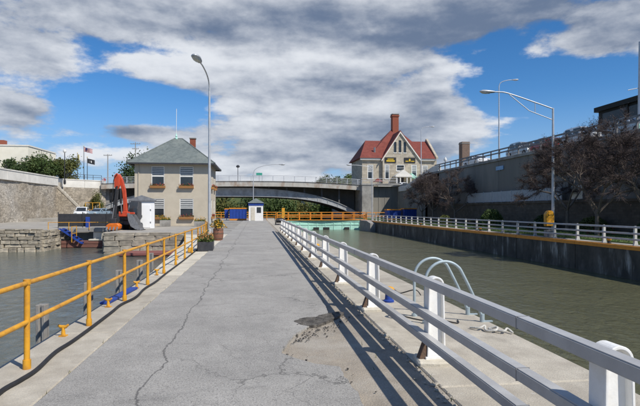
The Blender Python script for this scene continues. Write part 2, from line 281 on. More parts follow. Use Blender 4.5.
def water_mat(name, c1, c2, sc=1.0, strength=.55):
    mt = bpy.data.materials.new(name); mt.use_nodes = True; nt = mt.node_tree; N = nt.nodes; L = nt.links; b = N['Principled BSDF']
    b.inputs['Roughness'].default_value = .12; b.inputs['IOR'].default_value = 1.33
    tc = N.new('ShaderNodeTexCoord'); mp = N.new('ShaderNodeMapping'); mp.inputs['Scale'].default_value = (1, .62, 1); mp.inputs['Rotation'].default_value = (0, 0, R(25)); L.new(tc.outputs['Object'], mp.inputs[0])
    n0 = N.new('ShaderNodeTexNoise'); n0.inputs['Scale'].default_value = .25; n0.inputs['Detail'].default_value = 3; L.new(mp.outputs[0], n0.inputs['Vector'])
    mx = N.new('ShaderNodeMix'); mx.data_type = 'RGBA'; L.new(n0.outputs[0], mx.inputs[0]); mx.inputs[6].default_value = (*c1, 1); mx.inputs[7].default_value = (*c2, 1); L.new(mx.outputs[2], b.inputs['Base Color'])
    n1 = N.new('ShaderNodeTexNoise'); n1.inputs['Scale'].default_value = 2.6*sc; n1.inputs['Detail'].default_value = 5; n1.inputs['Roughness'].default_value = .6; n1.inputs['Distortion'].default_value = .6; L.new(mp.outputs[0], n1.inputs['Vector'])
    n2 = N.new('ShaderNodeTexNoise'); n2.inputs['Scale'].default_value = .5*sc; n2.inputs['Detail'].default_value = 3; L.new(mp.outputs[0], n2.inputs['Vector'])
    a = N.new('ShaderNodeMath'); a.operation = 'MULTIPLY_ADD'; L.new(n2.outputs[0], a.inputs[0]); a.inputs[1].default_value = 1.2; L.new(n1.outputs[0], a.inputs[2])
    bp = N.new('ShaderNodeBump'); bp.inputs['Strength'].default_value = strength; bp.inputs['Distance'].default_value = .16; L.new(a.outputs[0], bp.inputs['Height']); L.new(bp.outputs[0], b.inputs['Normal'])
    return mt
water_m = water_mat('green_canal_water', (.125, .122, .066), (.09, .092, .052), 1.35, .75)
water_left_m = water_mat('grey_pool_water', (.105, .118, .10), (.085, .097, .083), 1.1, .45)

# ------------------------------------------------------------------ mesh helpers
class MB:
    def __init__(s): s.v = []; s.f = []
    def _add(s, vs, fs):
        o = len(s.v); s.v += [tuple(p) for p in vs]; s.f += [tuple(i+o for i in f) for f in fs]; return s
    def box(s, x0, x1, y0, y1, z0, z1):
        return s._add([(x0,y0,z0),(x1,y0,z0),(x1,y1,z0),(x0,y1,z0),(x0,y0,z1),(x1,y0,z1),(x1,y1,z1),(x0,y1,z1)],
                      [(0,3,2,1),(4,5,6,7),(0,1,5,4),(1,2,6,5),(2,3,7,6),(3,0,4,7)])
    def obox(s, c, size, rz=0, rx=0, ry=0):
        M = Matrix.Translation(c) @ Matrix.Rotation(rz,4,'Z') @ Matrix.Rotation(ry,4,'Y') @ Matrix.Rotation(rx,4,'X')
        a, b, d = (q/2 for q in size)
        vs = [M @ Vector(p) for p in [(-a,-b,-d),(a,-b,-d),(a,b,-d),(-a,b,-d),(-a,-b,d),(a,-b,d),(a,b,d),(-a,b,d)]]
        return s._add(vs, [(0,3,2,1),(4,5,6,7),(0,1,5,4),(1,2,6,5),(2,3,7,6),(3,0,4,7)])
    def prism(s, poly, a0, a1, axis='Z'):
        n = len(poly)
        mk = {'Z': lambda p,a:(p[0],p[1],a), 'Y': lambda p,a:(p[0],a,p[1]), 'X': lambda p,a:(a,p[0],p[1])}[axis]
        vs = [mk(p,a0) for p in poly]+[mk(p,a1) for p in poly]
        return s._add(vs, [tuple(range(n))[::-1], tuple(range(n,2*n))]+[(i,(i+1)%n,(i+1)%n+n,i+n) for i in range(n)])
    def ring(s, outer, inner, a0, a1, axis='Y'):
        n = len(outer)
        mk = {'Z': lambda p,a:(p[0],p[1],a), 'Y': lambda p,a:(p[0],a,p[1]), 'X': lambda p,a:(a,p[0],p[1])}[axis]
        vs = [mk(p,a) for a in (a0,a1) for p in outer]+[mk(p,a) for a in (a0,a1) for p in inner]
        fs = []
        for i in range(n):
            j = (i+1)%n
            fs += [(i,j,j+n,i+n),(i+2*n,i+3*n,j+3*n,j+2*n),(i,i+2*n,j+2*n,j),(i+n,j+n,j+3*n,i+3*n)]
        return s._add(vs, fs)
    def tube(s, path, r, n=8, cap=True):
        P = [Vector(p) for p in path]; rs = r if isinstance(r,(list,tuple)) else [r]*len(P); vs = []; fs = []
        up = None
        for i,p in enumerate(P):
            t = (P[min(i+1,len(P)-1)]-P[max(i-1,0)]).normalized()
            if up is None: up = Vector((0,0,1)) if abs(t.z)<.9 else Vector((1,0,0))
            a = t.cross(up)
            if a.length < 1e-5: a = t.cross(Vector((0,1,0)))
            a.normalize(); b = a.cross(t).normalized(); up = b
            for k in range(n):
                w = 2*math.pi*k/n; vs.append(p+a*math.cos(w)*rs[i]+b*math.sin(w)*rs[i])
        for i in range(len(P)-1):
            for k in range(n): fs.append((i*n+k,i*n+(k+1)%n,(i+1)*n+(k+1)%n,(i+1)*n+k))
        if cap: fs += [tuple(range(n))[::-1], tuple(range((len(P)-1)*n,len(P)*n))]
        return s._add(vs, fs)
    def lathe(s, prof, n=16, c=(0,0,0)):
        vs = []; fs = []
        for r,z in prof:
            for k in range(n): w = 2*math.pi*k/n; vs.append((c[0]+r*math.cos(w),c[1]+r*math.sin(w),c[2]+z))
        for i in range(len(prof)-1):
            for k in range(n): fs.append((i*n+k,i*n+(k+1)%n,(i+1)*n+(k+1)%n,(i+1)*n+k))
        fs += [tuple(range(n))[::-1], tuple(range((len(prof)-1)*n,len(prof)*n))]
        return s._add(vs, fs)
    def mesh(s, name, mat, bevel=0, smooth=None, recalc=True, seg=1):
        me = bpy.data.meshes.new(name); me.from_pydata(s.v, [], s.f)
        if recalc or bevel:
            bm = bmesh.new(); bm.from_mesh(me)
            bmesh.ops.recalc_face_normals(bm, faces=bm.faces)
            if bevel: bmesh.ops.bevel(bm, geom=[e for e in bm.edges if len(e.link_faces)==2 and e.calc_face_angle(0)>.6], offset=bevel, segments=seg, affect='EDGES', clamp_overlap=True)
            bm.to_mesh(me); bm.free()
        if smooth is not None:
            for p in me.polygons: p.use_smooth = True
            me.set_sharp_from_angle(angle=R(smooth))
        me.materials.append(mat); return me
    def build(s, name, mat, parent=None, **k):
        return link(name, s.mesh(name, mat, **k), parent)
def _bs(s, name, mat, parent):
    o = s.build(name, mat, parent, recalc=False); o['kind'] = 'stuff'; return o
MB.build_stuff = _bs
def link(name, me, parent=None):
    o = bpy.data.objects.new(name, me); COL.objects.link(o)
    if parent: o.parent = parent
    return o
def tag(o, label=None, cat=None, group=None, kind=None):
    if label: o['label'] = label
    if cat: o['category'] = cat
    if group: o['group'] = group
    if kind: o['kind'] = kind
    return o
def thing(name, label, cat, loc=(0,0,0), rz=0, group=None):
    o = link(name, None); o.location = loc; o.rotation_euler = (0,0,rz); o.empty_display_size = .2
    return tag(o, label, cat, group)
def struct(name, mb, mat, **k): return tag(mb.build(name, mat, **k), kind='structure')
def kids(o): return [c for c in bpy.data.objects if c.parent == o]
def dup(o, parent=None):
    c = o.copy(); COL.objects.link(c); c.parent = parent
    for ch in kids(o): dup(ch, c)
    return c
def rnd(a, b): return random.uniform(a, b)

# ================================================================== SETTING
WL = -1.5                                   # water level; lock walls are level 0
struct('ground', MB().box(-3000,3000,-3000,3000,-6.5,-6.0), earth)
# --- pier between the locks
LEFT = [(-8,-2.75),(13,-2.75),(16,-2.95),(21,-3.3),(27,-3.75),(31,-4.25),(35,-4.78),(38.4,-5.22)]
def xl(y):
    for (y0,x0),(y1,x1) in zip(LEFT, LEFT[1:]):
        if y <= y1: return x0+(x1-x0)*max(0,(y-y0))/(y1-y0)
    return LEFT[-1][1]
pier = struct('pier', MB().prism([(x+.03,y) for y,x in LEFT]+[(-5.19,110),(3.47,110),(3.47,-8)], -5.9, -.10), old_concrete)
y = -8.0; k = 0
while y < 100:
    ln = 3.05; y1 = min(y+ln,100); g = .012
    pts = [(xl(y+g),y+g),(xl(y1-g),y1-g),(-1.93,y1-g),(-1.93,y+g)]
    MB().prism(pts, -.10, rnd(-.004,.004)).build('coping_slab', pale_concrete if 12 < y < 34 else concrete if y < 34 else old_concrete, pier, bevel=.012)
    y = y1
y = -8.0
while y < 100:
    y1 = min(y+4.2,100)
    MB().box(1.76,3.5,y+.008,y1-.008,-.10,rnd(-.004,.004)).build('coping_slab', concrete, pier, bevel=.015)
    y = y1
MB().box(-1.92,1.75,-8,100,-.10,-.014).build('base_slab', tan_base, pier)
# --- asphalt with a broken right edge
edge = [(.90,-8),(.93,0),(.92,2.5),(.93,4.28),(.89,4.95),(.885,5.27),(.76,5.33),(.63,5.40),(.45,5.62),(.29,5.85),(.30,6.0),(.40,6.3),(.50,6.65),(.66,6.95),(.79,7.19),(.98,7.5),(1.14,7.82),(1.2,8.6),(1.24,10),(1.3,13),(1.34,18),(1.4,26),(1.5,40),(1.6,100)]
ep = []
for (x0,y0),(x1,y1) in zip(edge, edge[1:]):
    n = max(2, min(60, int(math.hypot(x1-x0,y1-y0)/.06)))
    for i in range(n):
        t = i/n; jx = (mnoise.noise(Vector((0,(y0+(y1-y0)*t)*2.3,x0)))*.035+mnoise.noise(Vector((4,(y0+(y1-y0)*t)*9,x0*9)))*.02)
        ep.append((x0+(x1-x0)*t+jx, y0+(y1-y0)*t))
lp = [(-1.89+mnoise.noise(Vector((9,yy*1.3,0)))*.035, yy) for yy in [100-i*.4 for i in range(271)]]
road = struct('asphalt_path', MB().prism([(1.6,100)]+lp+ep, -.013, .022), asphalt, bevel=0)
MB().box(-5.4,-1.94,99,110,-.10,.0).build('back_slab', concrete, pier)
# crumbs of broken asphalt along the edge
mb = MB()
for i in range(240):
    x, yv = ep[random.randrange(40,len(ep)-120)]
    if random.random() < .5: t_ = random.random(); x, yv = .35+.95*t_+rnd(-.05,.12), 6.35+1.55*t_+rnd(-.1,.1)
    s = rnd(.006,.022)*(1.6 if random.random()<.08 else 1)
    mb.obox((x+rnd(-.03,.22), yv+rnd(-.1,.1), .0+s*.2), (s,s*rnd(.6,1.3),s*.6), rnd(0,3), rnd(-.4,.4), rnd(-.4,.4))
for i in range(130):
    t_ = random.random(); x = .62+.75*t_+rnd(-.06,.06); yv = 7.32+.68*t_+rnd(-.17,.15)*(1-.5*t_); s = rnd(.006,.022)
    mb.obox((x,yv,.022+s*.15),(s,s*rnd(.6,1.4),s*.6),rnd(0,3),rnd(-.5,.5),rnd(-.5,.5))
tag(mb.build('asphalt_crumbs', tar, recalc=False), 'dark crumbs of broken asphalt along the ragged path edge', 'rubble', kind='stuff')
mb = MB()
for i in range(170):
    yv = rnd(3.2,11) if i < 130 else rnd(11,24); s = rnd(.008,.03)*(2.2 if random.random()<.10 else 1)
    mb.obox((1.72+rnd(-.16,.12)*random.random(), yv, -.006+s*.15), (s,s*rnd(.6,1.4),s*.5), rnd(0,3), rnd(-.3,.3), rnd(-.3,.3))
tag(mb.build('concrete_chips', concrete, recalc=False), 'pale chips of broken concrete along the foot of the white guardrail', 'rubble', kind='stuff')
# patched dark wedge where the asphalt has broken up
pw = []
core = [(.56,7.50),(.64,7.26),(.74,7.16),(.9,7.20),(1.02,7.36),(1.18,7.62),(1.42,7.95),(1.36,8.12),(1.14,7.98),(1.0,7.86),(.92,7.72),(.8,7.74),(.68,7.66)]
for (x0,y0),(x1,y1) in zip(core, core[1:]+core[:1]):
    for i in range(5):
        t = i/5; pw.append((x0+(x1-x0)*t+mnoise.noise(Vector((x0*20,t*4,1)))*.03, y0+(y1-y0)*t+mnoise.noise(Vector((y0*20,t*4,5)))*.035))
struct('broken_asphalt_patch', MB().prism(pw, -.012, .026), tar)
# --- water
struct('canal_water', MB().box(3.45,17.1,-60,78.2,WL-.3,WL), water_m)
struct('pool_water', MB().box(-40,-2.7,-60,46,WL-.32,WL-.02), water_left_m)
struct('tailwater', MB().box(3.4,17.1,78.9,900,-3.3,-3.0), water_m)
# --- right lock wall
rw = struct('right_lock_wall', MB().box(17.06,18.3,-60,130,-5.9,-.02), lockwall)
y = -30
while y < 100:
    MB().box(17.0,17.4,y+.02,y+6.08,-3.0,-.06).build('wall_panel', lockwall, rw, bevel=.02)
    MB().box(16.98,18.3,y+.015,y+6.085,-.06,.0).build('coping_slab', old_concrete, rw, bevel=.01)
    MB().box(16.965,17.42,y+.016,y+6.084,-.16,.005).build('painted_edge', orange, rw)
    y += 6.1
struct('lawn', MB().box(18.3,26.6,-60,92,-5.9,.06), grassm)
struct('upper_ground', MB().prism([(26.6,-300),(600,-300),(600,1500),(19.5,1500),(19.5,106.2),(26.6,106.2),(26.6,80)], -5.9, 6.3), gravel)
struct('upper_road', MB().box(26.62,39,-100,80,6.3,7.2), asphalt)
# --- left and centre banks
struct('lock_island', MB().box(-10.8,-5.2,38.5,110,-5.9,-.01), gravel)
struct('left_bank', MB().prism([(-40,41.2),(-16.6,41.2),(-16.6,46.2),(-10.82,46.2),(-10.82,92),(-40,92)], -5.9, -.005), gravel)
struct('gravel_pad', MB().prism([(-31.5,74),(-19,74),(-18,76),(-18,91),(-31.5,91)], -.5, .42), gravel)
struct('near_left_bank', MB().box(-40,-25,-60,41.1,-5.9,-.005), gravel)
struct('upper_left_ground', MB().prism([(-600,-100),(-33.2,-100),(-33.2,86.5),(-27.6,93.6),(-27.6,106.5),(-27.6,1500),(-600,1500)], -5.9, 6.2), gravel)

# ================================================================== RAILINGS
def arch(w, z0, zc, r, n=14):
    pts = [(-w/2,z0),(w/2,z0),(r,zc)]
    pts += [(r*math.cos(math.pi*i/n), zc+r*math.sin(math.pi*i/n)) for i in range(1,n)]
    return pts+[(-r,zc)]
# near white guardrail: arched cast posts with three box rails on the path side
GX = 1.975
gr = thing('guardrail', 'white guardrail with arched posts and three grey rails along the path beside the canal', 'guardrail', (GX,0,0))
out = arch(.21, .06, .865, .088); inn = arch(.165, .10, .865, .068)
pm = MB(); pm.ring(out, inn, -.068, .068, 'Y'); pm.prism(arch(.185,.08,.865,.078), -.016, .016, 'Y')
pm.box(-.125,.125,-.075,.075,.045,.075)
post_me = pm.mesh('post', white_paint, bevel=.004)
foot_me = MB().prism([(-.20,.03),(-.105,.03),(-.105,.22),(-.13,.22)], -.05, .05, 'Y').mesh('foot', rust, bevel=.006)
fm = MB(); fm.prism([(-.22,-.17),(.0,-.2),(.2,-.16),(.22,.15),(.05,.2),(-.2,.17)], -.02, .05)
footing_me = fm.mesh('footing', pale_concrete, bevel=.018)
bolt_me = MB().lathe([(.014,0),(.014,.02),(.008,.026)], 6).mesh('bolt', steel)
GY = [-.2,2.56]+[5.37+2.93*i for i in range(0,12)]
for i,y in enumerate(GY):
    p = link('post', post_me, gr); p.location = (0,y,0); p.rotation_euler = (rnd(-.01,.01),rnd(-.012,.012),rnd(-.04,.04))
    f = link('foot', foot_me, p); b = link('footing', footing_me, gr); b.location = (0,y,0); b.rotation_euler.z = rnd(-.2,.2)
    for sx in (-.09,.09):
        for sy in (-.055,.055):
            q = link('bolt', bolt_me, p); q.location = (sx,sy,.072)
for zc in (.915,.556,.295):
    m_ = MB()
    m_.box(-.187,-.0915,GY[0]-1.2,GY[-1]+.25,zc-.042,zc+.042)
    m_.build('rail', rail_grey, gr, bevel=.008, seg=2)
# splice sleeves on the rails
for y in GY[1::2]:
    for zc in (.915,.556,.295):
        MB().box(-.1895,-.089,y+.7,y+.708,zc-.0445,zc+.0445).build('rail_joint', steel, gr)

def pipe_fence(name, label, cat, pts, spacing, h, rails, pr, rr, mat, group=None, sleeve=False, ends=True, n=10, base=0.0):
    """posts along a polyline with continuous pipe rails; each post and rail its own part"""
    t = thing(name, label, cat, (pts[0][0],pts[0][1],pts[0][2]), 0, group)
    o = Vector(pts[0]); P = [Vector(p)-o for p in pts]
    pm = MB(); pm.tube([(0,0,base-.02),(0,0,h)], pr, n)
    if sleeve: pm.tube([(0,0,-.01),(0,0,.10)], pr*1.35, n); pm.tube([(0,0,h-.03),(0,0,h+.025)], pr*1.25, n)
    pme = pm.mesh('post', mat, smooth=40)
    seglen = [(b-a).length for a,b in zip(P,P[1:])]; tot = sum(seglen); cnt = max(1,round(tot/spacing))
    def at(d):
        for (a,b),l in zip(zip(P,P[1:]),seglen):
            if d <= l+1e-6: return a+(b-a)*(d/l)
            d -= l
        return P[-1]
    for i in range(cnt+1):
        q = link('post', pme, t); q.location = at(tot*i/cnt); q.rotation_euler = (rnd(-.006,.006),rnd(-.006,.006),0)
    for z in rails:
        MB().tube([p+Vector((0,0,z)) for p in P], rr, n).build('rail', mat, t, smooth=40)
    return t
pipe_fence('pipe_railing', 'yellow pipe railing along the left edge of the path above the pool', 'railing',
           [(-2.42,-2.31,0),(-2.42,-2.31+2.04*8,0),(-2.44,22.2,0),(-2.62,26.2,0),(-2.85,30.3,0),(-3.3,33.6,0)], 2.04, .93, (.915,.50), .030, .026, yellow, sleeve=True, n=12)
# ---- hose on the left coping
hp = [(-1.95,3.6),(-2.2,4.3),(-2.32,4.9),(-2.29,5.23),(-2.27,5.56),(-2.33,6.2),(-2.31,6.67),(-2.31,7.29),(-2.33,8.5),(-2.35,9.18),(-2.27,9.9),(-2.33,10.94),(-2.30,12.01),(-2.33,13.47),(-2.35,16.3),(-2.42,21.1),(-2.5,27)]
def smooth_path(pts, z, n=6):
    P = [Vector((p[0],p[1],p[2] if len(p)>2 else z)) for p in pts]; out = []
    for i in range(len(P)-1):
        p0,p1,p2,p3 = P[max(i-1,0)],P[i],P[i+1],P[min(i+2,len(P)-1)]
        for k in range(n):
            t = k/n; out.append(.5*((2*p1)+(p2-p0)*t+(2*p0-5*p1+4*p2-p3)*t*t+(3*p1-p0-3*p2+p3)*t**3))
    return out+[P[-1]]
tag(MB().tube(smooth_path(hp,.027), .023, 8).build('hose', black, smooth=60), 'black rubber hose snaking along the coping under the yellow railing', 'hose')
# ---- yellow cleats
cl = MB(); cl.tube([(0,0,0),(0,0,.11)], [.035,.022], 8); cl.tube([(-.075,0,.135),(-.04,0,.115),(.04,0,.115),(.075,0,.14)], [.014,.021,.021,.014], 8); cl.box(-.05,.05,-.045,.045,0,.014)
cl_me = cl.mesh('cleat', yellow, smooth=50)
for i,((x,y),w) in enumerate(zip([(-2.56,7.08),(-2.55,9.1),(-2.55,11.2),(-2.55,13.4),(-2.64,17.3)],['nearest of the row on the left coping','beside the blue plank end','just past the blue plank','fourth along the left coping','farthest of the row on the left coping'])):
    o = link('mooring_cleat', cl_me); o.location = (x,y,0); o.rotation_euler.z = rnd(-.5,.5); o.scale = (.9,.9,1.1)
    tag(o, 'small yellow mooring cleat, '+w, 'cleat', 'yellow cleats on the left coping')
pl = MB().obox((0,0,.022),(.16,1.75,.04)); po = pl.build('plank', blue, bevel=.004); po.location = (-2.63,10.2,.005); po.rotation_euler.z = -.06
tag(po, 'blue painted plank lying on the coping below the yellow railing', 'plank')
# ---- weathered fender posts in the pool
for i,yv in enumerate([7.6,9.5,11.6,13.7,15.9]):
    m_ = MB(); w = .065; m_.prism([(-w,-w),(-w*.3,-w),(-w*.3,-w*.6),(w*.3,-w*.6),(w*.3,-w),(w,-w),(w,w),(-w,w)], -4.4, 1.85+rnd(-.03,.03))
    o = m_.build('fender_post', timber, bevel=.006); o.location = (xl(yv)-.26, yv, -1.5); o.rotation_euler = (rnd(-.012,.012),rnd(-.012,.012),rnd(-.2,.2))
    tag(o, 'grey weathered post standing in the pool, '+['nearest to the viewer','second from the viewer','level with the blue plank','fourth from the viewer','farthest from the viewer'][i], 'post', 'grey posts in the pool')

# ---- mooring ladder on the canal side
lt = thing('boarding_ladder', 'pair of arched grey ladder handrails at the canal edge of the pier', 'ladder', (2.5,7.4,0))
def hoop(dx, y):
    pts = [(dx,y,-.01),(dx,y,.55)]
    pts += [(dx+.30-.30*math.cos(a), y, .62+.30*math.sin(a)) for a in [math.pi*i/12 for i in range(0,11)]]
    pts += [(.72,y,.46),(.83,y,.22),(.88,y,.08),(.89,y,-.02)]
    return pts
lad = pmat('ladder_paint', (.42,.50,.53), (.34,.41,.44), 8, .5, .05, metal=.2)
for y in (.30,-.22):
    q = MB().tube(smooth_path(hoop(0,y),0,3), .022, 10).build('handrail', lad, lt, smooth=60)
    MB().tube([(0,y,0),(0,y,.04)], .045, 10).build('flange', lad, q); MB().tube([(.89,y,-.005),(.89,y,.12)], .035, 10).build('sleeve', lad, q)
    MB().tube([(1.03,y,-.08),(1.03,y,-3.2)], .02, 8).build('stile', lad, lt)
    MB().box(.89,1.05,y-.02,y+.02,-.001,.018).build('strap', lad, lt)
for i in range(9): MB().tube([(1.03,-.22,-.2-.3*i),(1.03,.30,-.2-.3*i)], .014, 8).build('rung', lad, lt)
# ---- bollards
def bollard(x, y, label, base):
    t = thing('mooring_bollard', label, 'bollard', (x,y,0), 0, 'yellow mooring bollards')
    MB().lathe([(.10,0),(.10,.03),(.07,.05),(.062,.15)], 16).build('base', base, t, smooth=40)
    MB().lathe([(.062,.14),(.085,.16),(.11,.19),(.11,.235),(.08,.27),(.03,.285)], 16).build('cap', yellow, t, smooth=40)
bollard(2.42, 8.96, 'yellow capped bollard with dark blue base between the white guardrail posts', blue)
bollard(17.55, 23.0, 'yellow bollard on the far lock wall nearest the right picture edge', black)
bollard(17.6, 37.6, 'yellow bollard on the far lock wall beside the round green bush', black)
bollard(17.6, 52.0, 'yellow bollard on the far lock wall near the two small bare trees', black)
yb_ = thing('marker_block','small yellow marker block beside the black planter box','marker',(-2.55,20.1,0)); MB().box(-.09,.09,-.09,.09,0,.2).build('block', yellow, yb_, bevel=.01); MB().box(-.11,.11,-.11,.11,-.005,.02).build('plate', dark_steel, yb_)
bollard(2.5, 20.5, 'yellow bollard on the pier behind the white guardrail, farther away', black)
# ---- ropes and chain ends
rp = [(3.02,6.78),(3.1,6.66),(3.2,6.70),(3.16,6.58),(3.26,6.50),(3.33,6.60),(3.24,6.66),(3.34,6.44),(3.43,6.50),(3.46,6.40)]
tag(MB().tube(smooth_path([(a,b,.022+.018*(i%3)) for i,(a,b) in enumerate(rp)],0), .016, 7).build('rope', rope_m, smooth=60), 'short tangle of white rope lying at the canal edge', 'rope')
tag(MB().tube(smooth_path([(2.62,9.9,.02),(2.72,9.8,.10),(2.8,9.7,.05),(2.9,9.75,.02),(3.1,9.5,.12),(3.2,9.45,.02)],0), .011, 6).build('cable', black, smooth=60), 'dark loop of cable on the pier beyond the yellow bollard', 'cable')
tag(MB().tube(smooth_path([(2.2,7.9,.014),(2.5,7.35,.014),(2.7,7.5,.014),(2.95,7.1,.014),(3.05,7.3,.014)],0), .009, 6).build('cable', black, smooth=60), 'thin black cable lying at the foot of the ladder handrails', 'cable')
# fine thin weeds/debris in coping joint
# ---- far guardrail on the right lock wall
FX = 17.62
fr = thing('guardrail', 'grey and white guardrail running along the top of the far lock wall', 'guardrail', (FX,0,0))
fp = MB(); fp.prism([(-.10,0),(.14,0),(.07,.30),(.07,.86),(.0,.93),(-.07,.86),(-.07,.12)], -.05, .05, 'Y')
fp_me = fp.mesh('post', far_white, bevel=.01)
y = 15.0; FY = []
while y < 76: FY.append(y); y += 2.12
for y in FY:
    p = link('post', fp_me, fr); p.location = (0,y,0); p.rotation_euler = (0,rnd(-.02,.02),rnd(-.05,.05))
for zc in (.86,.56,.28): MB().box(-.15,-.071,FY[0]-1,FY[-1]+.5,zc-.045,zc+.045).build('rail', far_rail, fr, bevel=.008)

# ================================================================== LAMPS
def lamp(name, label, loc, h, arm, arm_dir, head=.7, pr=.09, kind='bracket', rise=.6, group='street lamps'):
    t = thing(name, label, 'street lamp', loc, math.atan2(arm_dir[1],arm_dir[0]), group)
    MB().tube([(0,0,.25),(0,0,h)], [pr,pr*.6], 12).build('pole', lamp_metal, t, smooth=40)
    MB().lathe([(pr*2.4,0),(pr*2.4,.03),(pr*1.5,.06),(pr*1.35,.28),(pr,.32)], 12).build('base', lamp_metal, t, smooth=30)
    if kind == 'truss':
        top = [(0,0,h-.05),(arm*.30,0,h-.05+rise*.38),(arm*.75,0,h-.05+rise*.92),(arm*.9,0,h-.05+rise),(arm,0,h-.05+rise)]
        MB().tube(smooth_path(top,0,4), .042, 8).build('arm', lamp_metal, t, smooth=60)
        MB().tube([(0,0,h-.75),(arm*.40,0,h-.55+rise*.36),(arm*.73,0,h-.09+rise*.88)], .028, 8).build('brace', lamp_metal, t, smooth=60)
        MB().tube([(arm*.3,0,h-.62+rise*.28),(arm*.3,0,h-.05+rise*.37)], .022, 6).build('strut', lamp_metal, t)
    else:
        top = [(0,0,h-.35),(arm*.06,0,h+rise*.35),(arm*.3,0,h+rise*.75),(arm*.7,0,h+rise*.98),(arm,0,h+rise)]
        MB().tube(smooth_path(top,0,4), .04, 8).build('arm', lamp_metal, t, smooth=60)
    z = h+rise-(.05 if kind=='truss' else 0)
    hm = MB(); hm.lathe([(.03,-.5),(.10,-.45),(.16,-.2),(.19,.1),(.17,.32),(.10,.44),(.03,.48)], 12)
    ho = hm.build('lamp_head', lamp_metal, t, smooth=40); ho.rotation_euler = (0,R(88),0); ho.scale = (.55*head,head,head); ho.location = (arm+.38*head,0,z+.02)
    lm = MB(); lm.lathe([(.02,-.30),(.12,-.2),(.155,.05),(.13,.25),(.03,.36)], 12)
    lo = lm.build('lens', lamp_glass, ho, smooth=40); lo.location = (.10,0,.05); 
    return t
lamp('street_lamp', 'tall grey street lamp at the left edge of the path beside the beige house', (-2.66,29.4,0), 8.7, 2.3, (-.14,-1), 1.25, .095, rise=.85)
lt2 = lamp('street_lamp', 'street lamp with long braced arm over the canal, behind the far guardrail', (18.45,29.2,.0), 8.05, 3.75, (-1,.12), 1.0, .10, 'truss', 1.05)
bx = thing('control_box', 'rounded yellow control box on a post at the far lock wall', 'control box', (18.05,29.0,0))
MB().prism([(-.26,.66),(.26,.66),(.28,1.3),(.22,1.55),(.08,1.63),(-.14,1.6),(-.27,1.4)], -.16, .16, 'Y').build('housing', yellow, bx, bevel=.03, seg=2)
MB().box(-.07,.07,-.06,.06,-.02,.66).build('stand', dark_steel, bx); MB().box(-.17,.17,-.172,-.161,.78,1.35).build('door', yellow, bx, bevel=.006)
MB().box(-.22,.2,-.18,.2,-.02,.42).build('junction_box', steel, bx, bevel=.01)
lamp('street_lamp', 'slim street lamp behind the white kiosk, arm pointing right', (-.4,77,0), 7.3, 4.0, (1,.0), 1.0, .08, rise=1.3)
lamp('street_lamp', 'street lamp in front of the stone abutment, arm pointing left over the canal', (18.0,76.5,0), 7.9, 3.3, (-1,0), .9, .08, rise=.7)
lamp('street_lamp', 'tall street lamp on the upper road above the retaining wall, beside parked cars', (27.1,53.2,7.2), 8.4, 1.5, (1,-.15), .8, .09, rise=.65)
lamp('street_lamp', 'street lamp in front of the right wing of the red roofed building', (27.3,80.5,6.6), 8.4, 1.5, (1,-.1), .9, .09, rise=.5)
ut = thing('utility_pole', 'pale pole at the right picture edge above the retaining wall', 'pole', (27.2,32.55,7.2))
MB().tube([(0,0,0),(.05,0,6.5)], [.13,.10], 10).build('shaft', lamp_metal, ut, smooth=40)
MB().tube([(.03,0,3.2),(-.75,.2,3.05)], .03, 6).build('bracket', lamp_metal, ut); MB().box(-.12,.12,-.13,.13,0,.6).build('base', mint, ut, bevel=.02)

# ================================================================== GENERIC FACADE
def wall_open(x0, x1, z0, z1, holes, y0, y1):
    """front wall between y0 and y1 in the XZ plane with real openings (x0,x1,z0,z1)"""
    xs = sorted({x0,x1,*[h[0] for h in holes],*[h[1] for h in holes]}); zs = sorted({z0,z1,*[h[2] for h in holes],*[h[3] for h in holes]})
    m_ = MB()
    for a,b in zip(xs,xs[1:]):
        zz = None
        for c,d in zip(zs,zs[1:]):
            inside = any(h[0]-1e-6 <= a and b <= h[1]+1e-6 and h[2]-1e-6 <= c and d <= h[3]+1e-6 for h in holes)
            if not inside: m_.box(a,b,y0,y1,c,d)
    return m_
def weld(me):
    bm = bmesh.new(); bm.from_mesh(me); bmesh.ops.remove_doubles(bm, verts=bm.verts, dist=1e-4)
    seen = {}
    for f in bm.faces: seen.setdefault(tuple(sorted(v.index for v in f.verts)), []).append(f)
    dead = [f for l in seen.values() if len(l)>1 for f in l]
    bmesh.ops.delete(bm, geom=dead, context='FACES'); bm.to_mesh(me); bm.free(); return me
def window(parent, x0, x1, z0, z1, y, frame=win_white, sash=True, blinds=0.0, side=None, fw=.07, mull=0):
    """double-hung window: frame, two panes, sill, optional blind; front face at y (facing -Y) or rotated for side walls"""
    w = link('window', MB().ring([(x0,z0),(x1,z0),(x1,z1),(x0,z1)],[(x0+fw,z0+fw),(x1-fw,z0+fw),(x1-fw,z1-fw),(x0+fw,z1-fw)],y+.02,y+.10,'Y').mesh('window',frame), parent)
    zm = (z0+z1)/2
    MB().box(x0+fw,x1-fw,y+.055,y+.066,z0+fw,zm).build('pane', glass, w); MB().box(x0+fw,x1-fw,y+.075,y+.086,zm,z1-fw).build('pane', glass, w)
    if sash: MB().box(x0+fw,x1-fw,y+.03,y+.054,zm-.03,zm+.03).build('sash_bar', frame, w)
    for i in range(mull):
        xm = x0+(x1-x0)*(i+1)/(mull+1); MB().box(xm-.025,xm+.025,y+.03,y+.054,z0+fw,zm-.03).build('sash_bar', frame, w); MB().box(xm-.025,xm+.025,y+.03,y+.054,zm+.03,z1-fw).build('sash_bar', frame, w)
    if blinds:
        zb = z1-fw-(z1-z0)*blinds; bl = MB(); z = z1-fw
        while z > zb: bl.box(x0+fw+.01,x1-fw-.01,y+.056,y+.070,z-.17,z-.07); z -= .19
        bl.build('blind', blind, w)
    MB().box(x0-.08,x1+.08,y-.09,y+.05,z0-.10,z0-.003).build('sill', frame, w)
    return w
